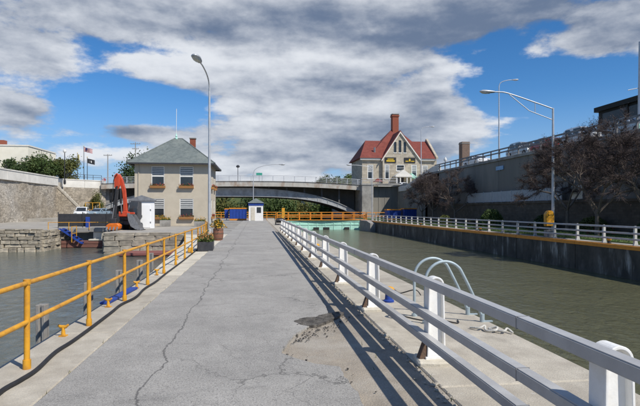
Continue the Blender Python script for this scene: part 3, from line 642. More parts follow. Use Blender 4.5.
def leaves(n, fn, size, seed, flat=.0):
    """n small leaf quads (bent pairs of triangles) at positions fn(rng)"""
    rng = random.Random(seed); m_ = MB(); V = m_.v; F = m_.f
    for i in range(n):
        c = fn(rng); s = size*rng.uniform(.6,1.4)
        a = Vector((rng.gauss(0,1),rng.gauss(0,1),rng.gauss(0,.7)+flat)).normalized(); b = a.orthogonal().normalized()
        b = Matrix.Rotation(rng.uniform(0,6.28),3,a) @ b; d = a.cross(b)
        o = len(V); V += [tuple(c-b*s), tuple(c+d*s*.55+a*s*.15), tuple(c+b*s), tuple(c-d*s*.55+a*s*.15)]; F.append((o,o+1,o+2,o+3))
    return m_
def flowerbox(parent, xc, z, y, w, mat_f, seed):
    b = MB().prism([(y-.30,z),(y-.02,z),(y-.02,z+.24),(y-.34,z+.24)], xc-w/2, xc+w/2, 'X').build('flower_box', woodbox, parent, bevel=.01)
    def fn(r): return Vector((xc+r.uniform(-w/2,w/2), y-.18+r.uniform(-.14,.12), z+.25+abs(r.gauss(0,.09))))
    leaves(140, fn, .06, seed).build_stuff('leaves', leaf, b); leaves(60, lambda r: fn(r)+Vector((0,-.05,.04)), .05, seed+1).build_stuff('petals', mat_f, b)

# ================================================================== BEIGE HOUSE
hx0,hx1,hy0,hy1 = -12.28,-4.79,53.0,61.0
hs = thing('lockkeeper_house', 'two storey beige house with hipped grey roof beside the path', 'house', (0,0,0))
W1 = [(-10.62,-9.33),(-7.80,-6.42)]; ZZ = [(.86,2.80),(4.06,6.12)]
holes = [(a,b,c,d) for a,b in W1 for c,d in ZZ]
link('wall', weld(wall_open(hx0,hx1,0,6.5,holes,hy0,hy0+.3).mesh('wall',stucco,recalc=True)), hs)
def sidewall(px, holes_y, nm='wall'):
    m_ = wall_open(hy0+.301,hy1,0,6.5,holes_y,0,.3)
    o = link(nm, weld(m_.mesh(nm,side_stucco)), hs); return o
# right side wall is built in the same plane maths, turned a quarter
sw_holes = [(55.0,56.2,.86,2.8),(58.2,59.4,.86,2.8),(55.0,56.2,4.06,6.12),(58.2,59.4,4.06,6.12)]
so = sidewall(0, sw_holes); so.rotation_euler.z = R(90); so.location = (hx1,0,0)
MB().box(hx0,hx0+.3,hy0+.301,hy1,0,6.5).build('wall', stucco, hs); MB().box(hx0+.301,hx1-.301,hy1-.3,hy1,0,6.5).build('wall', stucco, hs)
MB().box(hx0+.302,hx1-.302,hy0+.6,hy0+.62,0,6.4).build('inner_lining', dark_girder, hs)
for a,b in W1:
    for c,d in ZZ: window(hs,a,b,c,d,hy0,blinds=.62 if c<3 else .55); 
fc = [(flower_red,11),(flower_red,12),(flower_red,13),(flower_red,14)]
for i,(a,b) in enumerate(W1):
    for j,(c,d) in enumerate(ZZ): flowerbox(hs,(a+b)/2,c-.18,hy0,1.5,flower_red if (i,j)==(1,1) else (flower_yellow if j==0 and i==0 else flower_red),20+i*2+j)
for a,b,c,d in sw_holes:
    wroot = window(hs,a,b,c,d,0,blinds=.5); wroot.rotation_euler.z = R(90); wroot.location = (hx1,0,0)
for (yy,z0,sd) in ((55.6,3.88,31),(58.8,3.88,32),(55.6,.7,33)):
    o = MB().box(hx1+.02,hx1+.3,yy-.75,yy+.75,z0,z0+.24).build('flower_box', woodbox, hs, bevel=.01)
    leaves(120, lambda r: Vector((hx1+.18+r.uniform(-.12,.14), yy+r.uniform(-.75,.75), z0+.25+abs(r.gauss(0,.1)))), .06, sd).build_stuff('leaves', leaf, o)
    leaves(80, lambda r: Vector((hx1+.2+r.uniform(-.1,.14), yy+r.uniform(-.75,.75), z0+.3+abs(r.gauss(0,.1)))), .055, sd+5).build_stuff('petals', flower_red, o)
ev = .62; e0,e1,f0,f1 = hx0-ev,hx1+ev,hy0-ev,hy1+ev; ax0,ax1,ay = -8.95,-8.1,57.0; za = 9.55
rf = MB()._add([(e0,f0,6.45),(e1,f0,6.45),(e1,f1,6.45),(e0,f1,6.45),(ax0,ay,za),(ax1,ay,za)],[(0,1,5,4),(1,2,5),(2,3,4,5),(3,0,4),(3,2,1,0)]).build('roof', shingle, hs)
MB().ring([(e0-.02,f0-.02),(e1+.02,f0-.02),(e1+.02,f1+.02),(e0-.02,f1+.02)],[(e0+.1,f0+.1),(e1-.1,f0+.1),(e1-.1,f1-.1),(e0+.1,f1-.1)],6.30,6.449,'Z').build('fascia', dark_steel, rf)
MB().box(-7.45,-6.85,58.2,58.8,8.4,9.75).build('chimney', brick, rf, bevel=.02); MB().box(-7.52,-6.78,58.13,58.87,9.75,9.85).build('chimney_cap', old_concrete, rf)
MB().lathe([(.16,0),(.16,.12),(.06,.2),(.12,.34),(.05,.5),(.02,.7)],10,(ax0+.2,ay,za-.06)).build('finial', mint, rf, smooth=40)
MB().tube([(ax0+.2,ay,za+.5),(ax0+.22,ay,za+3.3)], .028, 6).build('antenna', win_white, rf)
for xx in (hx0+.4,): MB().tube([(xx,hy0-.05,.1),(xx,hy0-.05,6.3)], .04, 6).build('downpipe', stucco, hs)
# ridge caps
for p,q in (((e0,f0,6.45),(ax0,ay,za)),((e1,f0,6.45),(ax1,ay,za)),((e1,f1,6.45),(ax1,ay,za)),((e0,f1,6.45),(ax0,ay,za)),((ax0,ay,za),(ax1,ay,za))):
    MB().tube([Vector(p)+Vector((0,0,.01)),Vector(q)+Vector((0,0,.01))], .06, 6).build('hip_cap', shingle, rf)
# planters
def planter(x, y, w, d, h, matb, label, seed, fm_, dense=260):
    t = thing('planter', label, 'planter', (x,y,0), rnd(-.05,.05), 'flower planters')
    MB().ring([(-w/2,-d/2),(w/2,-d/2),(w/2,d/2),(-w/2,d/2)],[(-w/2+.04,-d/2+.04),(w/2-.04,-d/2+.04),(w/2-.04,d/2-.04),(-w/2+.04,d/2-.04)],.0,h,'Z').build('box', matb, t, bevel=.008)
    MB().box(-w/2+.041,w/2-.041,-d/2+.041,d/2-.041,.005,h-.06).build('soil', earth, t)
    def fn(r): return Vector((r.uniform(-w*.5,w*.5), r.uniform(-d*.5,d*.5), h+abs(r.gauss(0,.13))))
    leaves(dense, fn, .055, seed).build_stuff('leaves', leaf, t); leaves(dense//2, lambda r: fn(r)+Vector((0,0,.08)), .045, seed+3).build_stuff('petals', fm_, t)
planter(-2.06, 21.3, .60, 1.4, .38, dark_steel, 'black planter box with dry plants at the end of the yellow railing', 41, woodbox, 420)
planter(-9.05, 51.9, 1.0, .6, .62, old_concrete, 'grey concrete planter in front of the house between its lower windows', 44, flower_yellow)
planter(-5.6, 51.6, 1.1, .6, .5, old_concrete, 'concrete planter at the right front corner of the house', 47, flower_yellow)
bt = thing('barrel_planter', 'reddish half barrel planter with golden flowers beside the lamp base', 'planter', (-2.05,27.9,0), 0, 'flower planters')
MB().lathe([(.22,0),(.27,.2),(.285,.38),(.27,.58),(.25,.66)],18).build('barrel', barrel_wood, bt, smooth=40)
for z in (.1,.36,.56): MB().lathe([(.262 if z<.2 else .292 if z<.5 else .28,z),(.262 if z<.2 else .292 if z<.5 else .28,z+.05)],18).build('hoop', rust, bt, smooth=40)
def fnb(r): 
    a = r.uniform(0,6.28); q = abs(r.gauss(0,.2)); return Vector((q*math.cos(a),q*math.sin(a),.68+r.uniform(0,.5)*(1-q)))
leaves(300, fnb, .06, 51).build_stuff('leaves', leaf_olive, bt); leaves(240, fnb, .055, 52).build_stuff('petals', flower_yellow, bt)

# ================================================================== MASONRY IN THE POOL
def stone_mesh(mat, seed, name='stone'):
    rng = random.Random(seed); me = MB().box(-.5,.5,-.5,.5,-.5,.5).mesh(name, mat, bevel=.07)
    for v in me.vertices: v.co += Vector((rng.uniform(-.035,.035),rng.uniform(-.06,.06),rng.uniform(-.05,.05)))
    return me
BLK = [stone_mesh(blockstone, i) for i in range(6)]; SLB = [stone_mesh(slabstone, 50+i) for i in range(6)]
def courses(parent, p0, p1, z0, heights, wmin, wmax, depth, meshes, rough=.03, gap=.02):
    """courses of separate stones along the line p0 -> p1 (plan), face on the right-hand side"""
    a = Vector((p0[0],p0[1],0)); b = Vector((p1[0],p1[1],0)); L_ = (b-a).length; d = (b-a)/L_; ang = math.atan2(d.y,d.x); nrm = Vector((d.y,-d.x,0)); z = z0
    for h in heights:
        s = -rnd(0,wmax*.4)
        while s < L_:
            w = min(rnd(wmin,wmax), L_-s+.1)
            if w > .15:
                o = link('stone', random.choice(meshes), parent); c = a+d*(max(s,0)+(w+min(s,0))/2)+nrm*rnd(-rough,rough)
                ww = w+min(s,0)
                if ww > .12:
                    o.location = (c.x,c.y,z+h/2); o.scale = (ww-gap,depth,h-gap*.8); o.rotation_euler = (rnd(-.015,.015),rnd(-.008,.008),ang+rnd(-.02,.02))
                else: bpy.data.objects.remove(o)
            s += w
        z += h
mw = thing('masonry_wall', 'cut stone wall rising from the pool below the house and excavator', 'wall', (0,0,0))
MB().box(-10.75,-5.25,38.3,38.49,-5.8,-.03).build('backing', mortar, mw)
courses(mw, (-10.95,38.05), (-5.35,38.25), -2.3, [.46,.44,.42,.40,.34,.24], .75,1.5,.5, BLK, .05)
courses(mw, (-10.95,46), (-10.95,38.3), -2.3, [.46,.44,.42,.40,.34,.24], .75,1.5,.4, BLK, .04)
lw = thing('rubble_wall', 'low wall of thin rough stone slabs at the left edge of the pool', 'wall', (0,0,0))
MB().box(-24.8,-16.7,40.75,41.19,-5.8,.1).build('backing', mortar, lw)
courses(lw, (-24.9,40.55), (-16.3,40.55), -2.2, [.34,.30,.36,.26,.32,.24,.28,.20,.12], .5,1.25,.55, SLB, .09, .03)
courses(lw, (-16.35,40.7), (-16.35,46.1), -2.2, [.34,.30,.36,.26,.32,.24,.28,.20], .5,1.25,.5, SLB, .07, .03)
# old lock bay between the two walls
bay = thing('footbridge', 'grey concrete footbridge beam with post across the old lock bay', 'footbridge', (0,0,0))
MB().box(-16.6,-10.7,44.6,45.7,-.22,.13).build('beam', old_concrete, bay, bevel=.02); MB().box(-13.75,-13.0,44.7,45.4,-2.4,-.221).build('pillar', pale_concrete, bay, bevel=.02)
MB().box(-16.1,-11.2,46.0,46.19,-4,-.02).build('back_wall', old_concrete, bay)
gs = thing('lock_sill', 'red brown timber sill low over the water in the old lock bay', 'sill', (0,0,0))
for i,(z0,z1) in enumerate(((-1.9,-1.5),(-1.49,-1.18),(-1.17,-.92))): MB().box(-16.08,-11.2,44.0-.0-.03*i,44.45,z0,z1).build('plank', sill_wood, gs, bevel=.015)
MB().box(-13.9,-12.7,43.9,44.5,-.919,-.80).build('block', pale_concrete, gs, bevel=.02)
st = thing('steps', 'blue metal steps down to the old lock bay', 'steps', (-16.2,43.6,0))
for sy in (0,.85): MB()._add([(0,sy,.12),(.25,sy,.12),(2.05,sy,-1.15),(1.8,sy,-1.15),(0,sy+.05,.12),(.25,sy+.05,.12),(2.05,sy+.05,-1.15),(1.8,sy+.05,-1.15)],[(0,1,2,3),(7,6,5,4),(0,4,5,1),(1,5,6,2),(2,6,7,3),(3,7,4,0)]).build('stringer', blue, st)
for i in range(6): MB().box(.18+.3*i,.46+.3*i,.05,.85,.02-.21*i,.055-.21*i).build('tread', blue, st)
pipe_fence('handrail', 'yellow railing over the concrete footbridge of the old lock bay', 'railing', [(-17.3,44.55,.0),(-10.75,44.55,.0)], 1.6, .62, (.60,), .03, .026, yellow)
pipe_fence('handrail', 'short yellow railing at the head of the blue steps', 'railing', [(-15.0,43.3,-1.0),(-15.0,44.4,-1.0)], 1.1, 1.3, (1.28,.7), .03, .026, yellow)
nf = thing('mesh_fence', 'black mesh barrier fence with blue posts behind the old lock bay', 'fence', (-18.0,48.5,0))
MB().box(0,8.6,-.02,.02,.12,1.30).build('mesh', net_black, nf)
for i in range(5): MB().tube([(.05+2.12*i,-.05,0),(.05+2.12*i,-.05,1.46)], .04, 8).build('post', dark_steel, nf)
for xx in (2.5,7.6): MB().box(xx,xx+.34,-.35,-.06,0,1.0).build('blue_weight', blue, nf, bevel=.03)
rf2 = thing('work_raft', 'faded red board raft floating at the foot of the stone wall', 'raft', (-7.4,36.4,WL))
for i in range(5): MB().box(-2.0,2.0,-.8+.42*i,-.8+.42*i+.40,.02,.20).build('board', red_raft, rf2, bevel=.012)
MB().box(-1.9,1.9,-.6,1.1,-.15,.019).build('float', dark_steel, rf2)

# ================================================================== TALL LEFT WALL
tw = thing('retaining_wall', 'tall rubble stone retaining wall with white concrete parapet on the left bank', 'wall', (0,0,0))
def rough_face(pa, pb, z0, z1, nx, nzv, amp, seed, thick=1.0):
    a = Vector((*pa,0)); b = Vector((*pb,0)); d = (b-a).normalized(); nrm = Vector((d.y,-d.x,0)); m_ = MB(); V = []; F = []
    for j in range(nzv+1):
        for i in range(nx+1):
            p = a+(b-a)*(i/nx); z = z0+(z1-z0)*j/nzv
            k = mnoise.noise(Vector((p.x*.9+seed,p.y*.9,z*1.1)))*amp+mnoise.noise(Vector((p.x*.23+seed,p.y*.23,z*.3)))*amp*2
            V.append(p+nrm*k+Vector((0,0,z)))
    for j in range(nzv):
        for i in range(nx): o = j*(nx+1)+i; F.append((o,o+1,o+nx+2,o+nx+1))
    n0 = len(V); c = nx+1
    V += [a-nrm*thick+Vector((0,0,z0)), b-nrm*thick+Vector((0,0,z0)), b-nrm*thick+Vector((0,0,z1)), a-nrm*thick+Vector((0,0,z1))]
    F += [(n0,n0+3,n0+2,n0+1), tuple([nzv*c+i for i in range(c)]+[n0+2,n0+3]), tuple([i for i in range(c)][::-1]+[n0,n0+1]), tuple([j*c for j in range(nzv+1)]+[n0+3,n0])[::1], tuple([j*c+nx for j in range(nzv+1)][::-1]+[n0+1,n0+2])]
    return m_._add(V,F)
rough_face((-32,30),(-32,85.8),-.1,5.5,120,14,.10,1).build('stone_face', rubble, tw, smooth=50)
rough_face((-31.9,87.6),(-26.5,93.2),-.1,5.4,24,14,.09,9).build('stone_face', rubble, tw, smooth=50)
y = 30
while y < 85: MB().box(-33.1,-31.78,y+.01,min(y+5.58,85.8)-.01,5.5,6.75).build('parapet', cap_white, tw, bevel=.03); MB().box(-33.2,-31.70,y+.01,min(y+5.58,85.8)-.01,6.75,6.92).build('coping', cap_white, tw, bevel=.02); y += 5.58
for i in range(2):
    a = Vector((-31.9,87.6)); b = Vector((-26.5,93.2)); p = a.lerp(b,.25+.5*i); L_ = (b-a).length; an = math.atan2(b.y-a.y,b.x-a.x)
    MB().obox((p.x-.45,p.y+.45,6.02),(L_/2-.02,1.3,1.25),an).build('parapet', cap_white, tw, bevel=.03); MB().obox((p.x-.45,p.y+.45,6.73),(L_/2-.02,1.45,.16),an).build('coping', cap_white, tw, bevel=.02)
sw = thing('stone_stairs', 'stone stairway descending through the left retaining wall', 'stairs', (0,0,0))
for i in range(16): MB().box(-33+.36*i,-33+.36*i+.355,86.0,87.5,-.05,6.2-.385*i).build('step', pale_concrete, sw)
MB().prism([(-33.0,-.05),(-27.2,-.05),(-27.2,.35),(-33.0,6.4)],85.62,85.98,'Y').build('flank', rubble, sw)
MB().prism([(-33.0,6.41),(-27.2,.36),(-26.9,.36),(-26.9,.55),(-33.0,6.75)],85.55,86.02,'Y').build('balustrade', concrete, sw)
# scrub and weeds at the wall foot
def blob(n, c, r, size, mat, name, seed, parent=None, shell=.55, clumps=14):
    rng = random.Random(seed); cs = []
    for i in range(clumps):
        v = Vector((rng.gauss(0,1),rng.gauss(0,1),rng.gauss(0,1))).normalized()*rng.uniform(shell,1.0); cs.append((Vector((v.x*r[0],v.y*r[1],v.z*r[2]))+Vector(c), rng.uniform(.22,.42)))
    def fn(g):
        q,s = g.choice(cs); v = Vector((g.gauss(0,.5),g.gauss(0,.5),g.gauss(0,.5)))
        return q+Vector((v.x*r[0]*s*1.2,v.y*r[1]*s*1.2,v.z*r[2]*s*1.2))
    return leaves(n, fn, size, seed+100, .3).mesh(name, mat, recalc=False)
def limbs(h, r, n, seed, spread, z0=.35):
    rng = random.Random(seed); m_ = MB(); m_.tube([(0,0,-.1),(rng.uniform(-.1,.1),rng.uniform(-.1,.1),h*.5),(rng.uniform(-.2,.2),rng.uniform(-.2,.2),h*.85)],[r,r*.7,r*.3],8)
    for i in range(n):
        a = 6.28*i/n+rng.uniform(-.3,.3); z = h*rng.uniform(z0,.7); l = spread*rng.uniform(.6,1)
        m_.tube([(0,0,z),(math.cos(a)*l*.5,math.sin(a)*l*.5,z+h*.12),(math.cos(a)*l,math.sin(a)*l,z+h*.24)],[r*.45,r*.3,r*.1],6)
    return m_
def leafy(name, label, loc, h, r, rz, mat, seed, n=5000, size=.16, group=None, clumps=26, cat='tree'):
    t = thing(name, label, cat, loc, rnd(0,6), group)
    limbs(h,max(.06,h*.022),6,seed,r*.7).build('trunk', bark, t, smooth=50)
    tag(link('crown', blob(n,(0,0,h-rz*.95),(r,r,rz),size,mat,'crown',seed,clumps=clumps), t), kind='stuff'); return t
G1 = 'trees on the upper left bank'
leafy('leafy_tree','broad dark green tree behind the white parapet, next to the cream building',(-40.0,91.5,6.2),4.6,2.6,1.9,leaf_dark,201,5200,.17,G1)
leafy('leafy_tree','green tree behind the white parapet, middle of the three',(-36.9,92.5,6.2),5.0,2.6,2.1,leaf,202,5200,.17,G1)
leafy('leafy_tree','yellowish green tree behind the white parapet beside the flagpoles',(-33.9,95.0,6.2),4.5,2.3,1.9,leaf_olive,203,4600,.17,G1)
leafy('leafy_tree','small green tree at the far left picture edge in front of the cream building',(-47.6,86,6.2),3.6,1.5,1.4,leaf_olive,204,2200,.14,G1)
leafy('leafy_tree','dark green tree rising behind the left side of the house',(-24.5,112,-1.0),14.2,3.6,5,leaf_dark,205,6500,.22)
leafy('shrub','olive scrub bush growing in front of the wing wall near the excavator',(-27.2,90.6,-.01),4.6,1.0,2.0,leaf_olive,206,2000,.11,None,16,'shrub')
leafy('shrub','dry scrub at the foot of the left retaining wall stairs',(-28.6,88.6,-.01),2.6,.9,1.1,leaf_olive,207,900,.10,None,12,'shrub')

# ================================================================== LEFT BACKGROUND
cb = thing('cream_building', 'cream coloured flat roofed building at the left edge above the parapet', 'building', (0,0,0))
link('wall', weld(wall_open(-62,-39.0,6.1,12.6,[(-46.35,-45.55,8.6,10.6),(-53,-52,8.6,10.6),(-58,-57,8.6,10.6)],92,92.35).mesh('wall',cream)), cb)
MB().box(-62,-39.0,92.352,104,6.1,12.55).build('block', cream, cb); MB().box(-62.05,-38.9,91.9,104,12.6,12.85).build('parapet_trim', trim, cb)
for xx in (-46.35,-53,-58): MB().box(xx,xx+.8+(.2 if xx<-50 else 0),92.2,92.3,8.6,10.6).build('window', glass, cb)
MB().box(-45.6,-44.3,95,96.2,12.4,14.0).build('chimney', brick, cb); MB().tube([(-46.6,95,12.5),(-46.6,95,15.6)], .04, 6).build('antenna', dark_steel, cb)
lb = thing('lamp_post', 'black lamp post with white globe on the left parapet', 'lamp post', (-31.2,86.9,5.9))
MB().tube([(0,0,-.1),(0,0,5.1)], [.11,.06], 8).build('pole', black, lb, smooth=40); MB().lathe([(.05,0),(.24,.12),(.28,.3),(.2,.5),(.05,.6)],10,(0,0,5.1)).build('globe', blind, lb, smooth=40); MB().lathe([(.2,0),(.2,.5),(.13,.7)],8).build('base', black, lb)
flag_blue = pmat('flag_blue',(.02,.03,.14),None,2,.8); flag_red = pmat('flag_red',(.45,.03,.04),None,2,.8); flag_white = pmat('flag_white',(.75,.74,.7),None,2,.8)
def wave(w, h, z, nx=8, off=(0,0)):
    m_ = MB(); V = []; F = []
    for t in (-.012,.012):
        for j in range(2):
            for i in range(nx+1): u = i/nx; V.append((off[0]+u*w, .12*math.sin(u*6+off[0])+t, z+j*h-u*.5*w*.5))
    n = nx+1
    for i in range(nx): F += [(i,i+1,i+1+n,i+n),(2*n+i,3*n+i,3*n+i+1,2*n+i+1),(i,2*n+i,2*n+i+1,i+1),(n+i,n+i+1,3*n+i+1,3*n+i)]
    F += [(0,n,3*n,2*n),(nx,2*n+nx,3*n+nx,n+nx)]
    return m_._add(V,F)
def flagpole(x, y, h, label, build):
    t = thing('flagpole', label, 'flagpole', (x,y,6.2), 0, 'flagpoles behind the left parapet')
    MB().tube([(0,0,-.1),(0,0,h)], [.07,.045], 8).build('pole', dark_steel, t, smooth=40); MB().lathe([(.03,0),(.09,.08),(.03,.17)],8,(0,0,h)).build('finial', sign_yellow, t, smooth=40)
    build(t,h)
def us(t,h):
    f = wave(1.5,.11,h-.20).build('flag', flag_red, t)
    for i in range(1,7): wave(1.5,.11,h-.20-.11*i).build('stripe', flag_white if i%2 else flag_red, f)
    wave(.62,.44,h-.53,off=(.0,0)).build('canton', flag_blue, f).scale = (1,1.6,1)
flagpole(-31.0,95.5,6.9,'tallest flagpole flying a striped red and white flag', us)
def pow_(t,h):
    f = wave(1.3,.85,h-1.0).build('flag', black, t); wave(.4,.4,h-.9,off=(.42,0)).build('emblem', flag_white, f).scale = (1,1.5,1)
flagpole(-30.3,95.2,4.9,'short flagpole flying a black flag with a white emblem', pow_)
flagpole(-32.0,95.2,5.6,'flagpole with a limp yellow and white flag', lambda t,h: wave(.35,1.2,h-1.3).build('flag', pmat('flag_cream',(.7,.6,.3),None,2,.8), t))
def upole(x,y,z,h,label,arms):
    t = thing('utility_pole', label, 'utility pole', (x,y,z), rnd(-.2,.2), 'utility poles on the left')
    MB().tube([(0,0,-.2),(0,0,h)], [.14,.1], 8).build('pole', timber, t, smooth=40)
    for za,w in arms:
        MB().box(-w/2,w/2,-.06,.06,h-za-.06,h-za+.06).build('crossarm', timber, t)
        for xx in (-w*.45,-w*.2,w*.2,w*.45): MB().lathe([(.05,0),(.06,.1),(.03,.18)],6,(xx,0,h-za+.06)).build('insulator', steel, t)
upole(-34.0,121,6.1,8.4,'grey utility pole with one crossarm between the flags and the excavator',[(.3,2.0)])
upole(-29.0,126,5,13.0,'taller utility pole with two crossarms just left of the house',[(.4,2.4),(1.6,1.6)])
tp = thing('traffic_sign', 'small red traffic sign on a post above the parapet', 'sign', (-34.2,119,6.1))
MB().tube([(0,0,-.1),(0,0,2.6)],.05,6).build('post', steel, tp); MB().prism([(.42*math.cos(R(22.5+45*i)),2.3+.42*math.sin(R(22.5+45*i))) for i in range(8)],-.1,-.06,'Y').build('plate', flag_red, tp)
pipe_fence('parapet_railing','thin dark railing on the wing wall above the parked cars','railing',[(-31.5,88.6,6.8),(-27.2,93.0,6.8)],1.5,.9,(.88,.5),.04,.035,dark_steel)

# ================================================================== VEHICLES
def make_car(label, paint, loc, rz, suv=True, group='parked cars', z=0):
    t = thing('parked_car', label, 'car', loc, rz, group); H = 1.68 if suv else 1.46; Lh = 2.2
    prof = [(-Lh,.35),(-Lh+.05,.78),(-Lh+.25,.95),(-1.0,1.02),(Lh-.25,1.05),(Lh,.95),(Lh+.02,.4),(Lh-.2,.25),(-Lh+.2,.25)]
    MB().prism(prof,-.88,.88,'Y').build('body', paint, t, bevel=.07, seg=2, smooth=40)
    cab = [(-1.05,1.0),(-.45,H-.06),(-.1,H),(1.35,H-.02),(1.75,H-.14),(2.08,1.02)] if suv else [(-1.05,1.0),(-.4,H-.05),(0,H),(.95,H-.03),(1.75,1.02)]
    MB().prism(cab,-.78,.78,'Y').build('cabin', paint, t, bevel=.09, seg=2, smooth=40)
    a = cab
    def quadw(x0,x1,y0): 
        zt = H-.14; MB().prism([(x0-.12,1.06),(x0+.26,zt),(x1,zt),(x1+.05,1.06)],y0-.008,y0+.008,'Y').build('side_window', glass, t)
    for s in (-1,1): quadw(-.75,.35,s*.785); quadw(.62,1.45,s*.785)
    MB()._add([(-1.06,-.68,1.06),(-1.06,.68,1.06),(-.52,.62,H-.12),(-.52,-.62,H-.12),(-1.02,-.68,1.06),(-1.02,.68,1.06),(-.48,.62,H-.12),(-.48,-.62,H-.12)],[(0,1,2,3),(7,6,5,4),(0,4,5,1),(1,5,6,2),(2,6,7,3),(3,7,4,0)]).build('windscreen', glass, t).location.x = -.035
    xr = 2.06 if suv else 1.70
    MB()._add([(xr,-.66,1.1),(xr,.66,1.1),(xr-.26,.6,H-.2),(xr-.26,-.6,H-.2),(xr-.05,-.66,1.1),(xr-.05,.66,1.1),(xr-.31,.6,H-.2),(xr-.31,-.6,H-.2)],[(0,1,2,3),(7,6,5,4),(0,4,5,1),(1,5,6,2),(2,6,7,3),(3,7,4,0)]).build('rear_window', glass, t).location.x = .035
    for x in (-1.38,1.38):
        for s in (-1,1):
            w = MB().tube([(x,s*.72,.33),(x,s*.9,.33)],.33,16).build('wheel', black, t, smooth=40); MB().tube([(x,s*.88,.33),(x,s*.91,.33)],.19,12).build('rim', steel, w, smooth=40)
    for s in (-1,1):
        MB().box(-Lh-.02,-Lh+.16,s*.58-.18,s*.58+.18,.68,.84).build('headlight', lamp_glass, t, bevel=.02); MB().box(Lh-.1,Lh+.035,s*.68-.12,s*.68+.12,.75,1.0).build('tail_light', red_lens, t, bevel=.02)
        MB().box(-.8,-.62,s*.95-.08,s*.95+.08,1.0,1.14).build('mirror', paint, t, bevel=.02)
    MB().box(-Lh-.06,-Lh+.1,-.8,.8,.32,.5).build('bumper', dark_steel, t, bevel=.02)
    return t
make_car('white suv parked facing the pool below the stone stairs', car_white, (-26.7,81.5,.42), R(100), True, 'cars below the left wall')
make_car('pale blue car parked right of the white suv below the left wall', car_blue, (-24.3,82.0,.42), R(75), False, 'cars below the left wall')
make_car('silver car on the upper road just right of the tall lamp', car_silver, (28.3,50.0,7.2), R(92), True, 'cars on the upper road')
make_car('red car on the upper road behind the railing', car_red, (28.3,45.2,7.2), R(92), False, 'cars on the upper road')
make_car('white car on the upper road above the long bare tree crown', car_white, (28.3,40.2,7.2), R(92), True, 'cars on the upper road')
make_car('silver car on the upper road nearest the dark building', car_silver, (28.3,34.6,7.2), R(92), False, 'cars on the upper road')
make_car('white car on the upper road farthest along the railing', car_white, (28.3,61.5,7.2), R(92), False, 'cars on the upper road')
make_car('white car parked before the porch of the red roofed building', car_white, (33.0,109.5,6.3), R(178), False, 'cars before the red roofed building')
make_car('pale blue car parked right of the porch of the red roofed building', car_blue, (37.4,109.8,6.3), R(178), False, 'cars before the red roofed building')
yf = thing('barrier_frame', 'yellow barrier frame behind the parked suv', 'barrier', (-26.3,85.2,.42))
for x in (-1.1,0,1.1): MB().tube([(x,0,0),(x,0,2.4)],.05,6).build('post', yellow, yf)
for z in (1.2,2.35): MB().tube([(-1.1,0,z),(1.1,0,z)],.05,6).build('bar', yellow, yf)

# ================================================================== EXCAVATOR AND SHED
ex = thing('excavator', 'orange red excavator with raised folded boom on the stone wall', 'excavator', (-11.2,42.4,0), R(-4))
for x_ in (.05,1.0):
    tr = MB().prism([(-1.2,.12),(-1.05,.0),(1.05,.0),(1.2,.12),(1.25,.36),(1.05,.55),(-1.05,.55),(-1.25,.36)],x_-.17,x_+.17,'X').build('track', black, ex, bevel=.04); tr.location.y = 1.9
MB().box(.1,1.0,.9,2.9,.4,.78).build('undercarriage', dark_steel, ex, bevel=.05)
MB().prism([(.75,.8),(3.1,.8),(3.2,1.1),(3.1,1.55),(1.9,1.6),(.75,1.15)],-.1,1.05,'X').build('upper_body', dark_steel, ex, bevel=.07)
MB().box(-.02,.75,.35,.95,1.1,1.52).build('boom_mount', excav_red, ex, bevel=.05); MB().box(.74,1.2,.5,.8,1.3,1.46).build('side_arm', excav_red, ex, bevel=.03)
cabn = MB().prism([(1.3,1.0),(2.5,1.0),(2.5,2.35),(1.75,2.4),(1.35,1.75)],.5,1.25,'X').build('cab', dark_steel, ex, bevel=.05)
MB().prism([(1.27,1.2),(1.31,1.78),(1.70,2.32),(1.74,2.32),(1.35,1.75),(1.31,1.2)],.58,1.17,'X').build('windscreen', glass, cabn)
# boom rises from the mount, stick folds down on the left
MB().prism([(.34,1.35),(.68,1.35),(.60,2.4),(.52,3.3),(.28,4.2),(.05,4.62),(-.12,4.5),(.0,4.1),(.26,3.2),(.34,2.3)],.40,.68,'Y').build('boom', excav_red, ex, bevel=.025)
MB().prism([(-.30,4.45),(-.08,4.68),(.12,4.5),(.16,3.7),(.02,3.3),(-.28,3.5)],.12,.38,'Y').build('knuckle', excav_red, ex, bevel=.03)
MB().prism([(-.20,3.5),(.06,3.45),(-.06,2.2),(-.18,1.0),(-.42,.95),(-.40,2.0)],.14,.36,'Y').build('stick', dark_steel, ex, bevel=.03)
MB().tube([(-.02,.05,3.6),(-.22,.0,2.1)],.075,10).build('hydraulic_cylinder', black, ex, smooth=40); MB().tube([(-.22,.0,2.1),(-.36,-.02,.95)],.04,8).build('piston_rod', steel, ex, smooth=40)
MB().tube([(.16,.3,3.4),(.22,.3,2.2)],.09,10).build('hydraulic_cylinder', black, ex, smooth=40); MB().tube([(.22,.3,2.2),(.28,.32,1.4)],.045,8).build('piston_rod', steel, ex, smooth=40)
MB().tube(smooth_path([(.0,.05,4.6),(-.28,.05,4.1),(-.34,.05,3.2),(-.46,.05,2.2),(-.5,.05,1.2),(-.4,-.1,.7)],0,4),.03,6).build('hose', black, ex, smooth=60)
MB().obox((-.46,.2,2.75),(.22,.26,.6)).build('work_light', black, ex, bevel=.03)
MB().box(-.5,-.05,-.15,.3,.5,.98).build('linkage', dark_steel, ex, bevel=.04)
bo = MB().prism([(-.55,.56),(.1,.58),(.3,.42),(.25,.12),(.05,.0),(-.5,.0),(-.72,.1),(-.8,.35)],-.35,.35,'Y').build('bucket', excav_orange, ex, bevel=.05)
for i in range(4): MB().prism([(-.37,.30),(-.37,.10),(-.60,.02)],-.7+.27*i,-.6+.27*i,'X').build('tooth', steel, bo)
gb = thing('excavator_bucket', 'large curved grey steel bucket standing beside the excavator', 'bucket', (-9.95,42.4,0), R(-6))
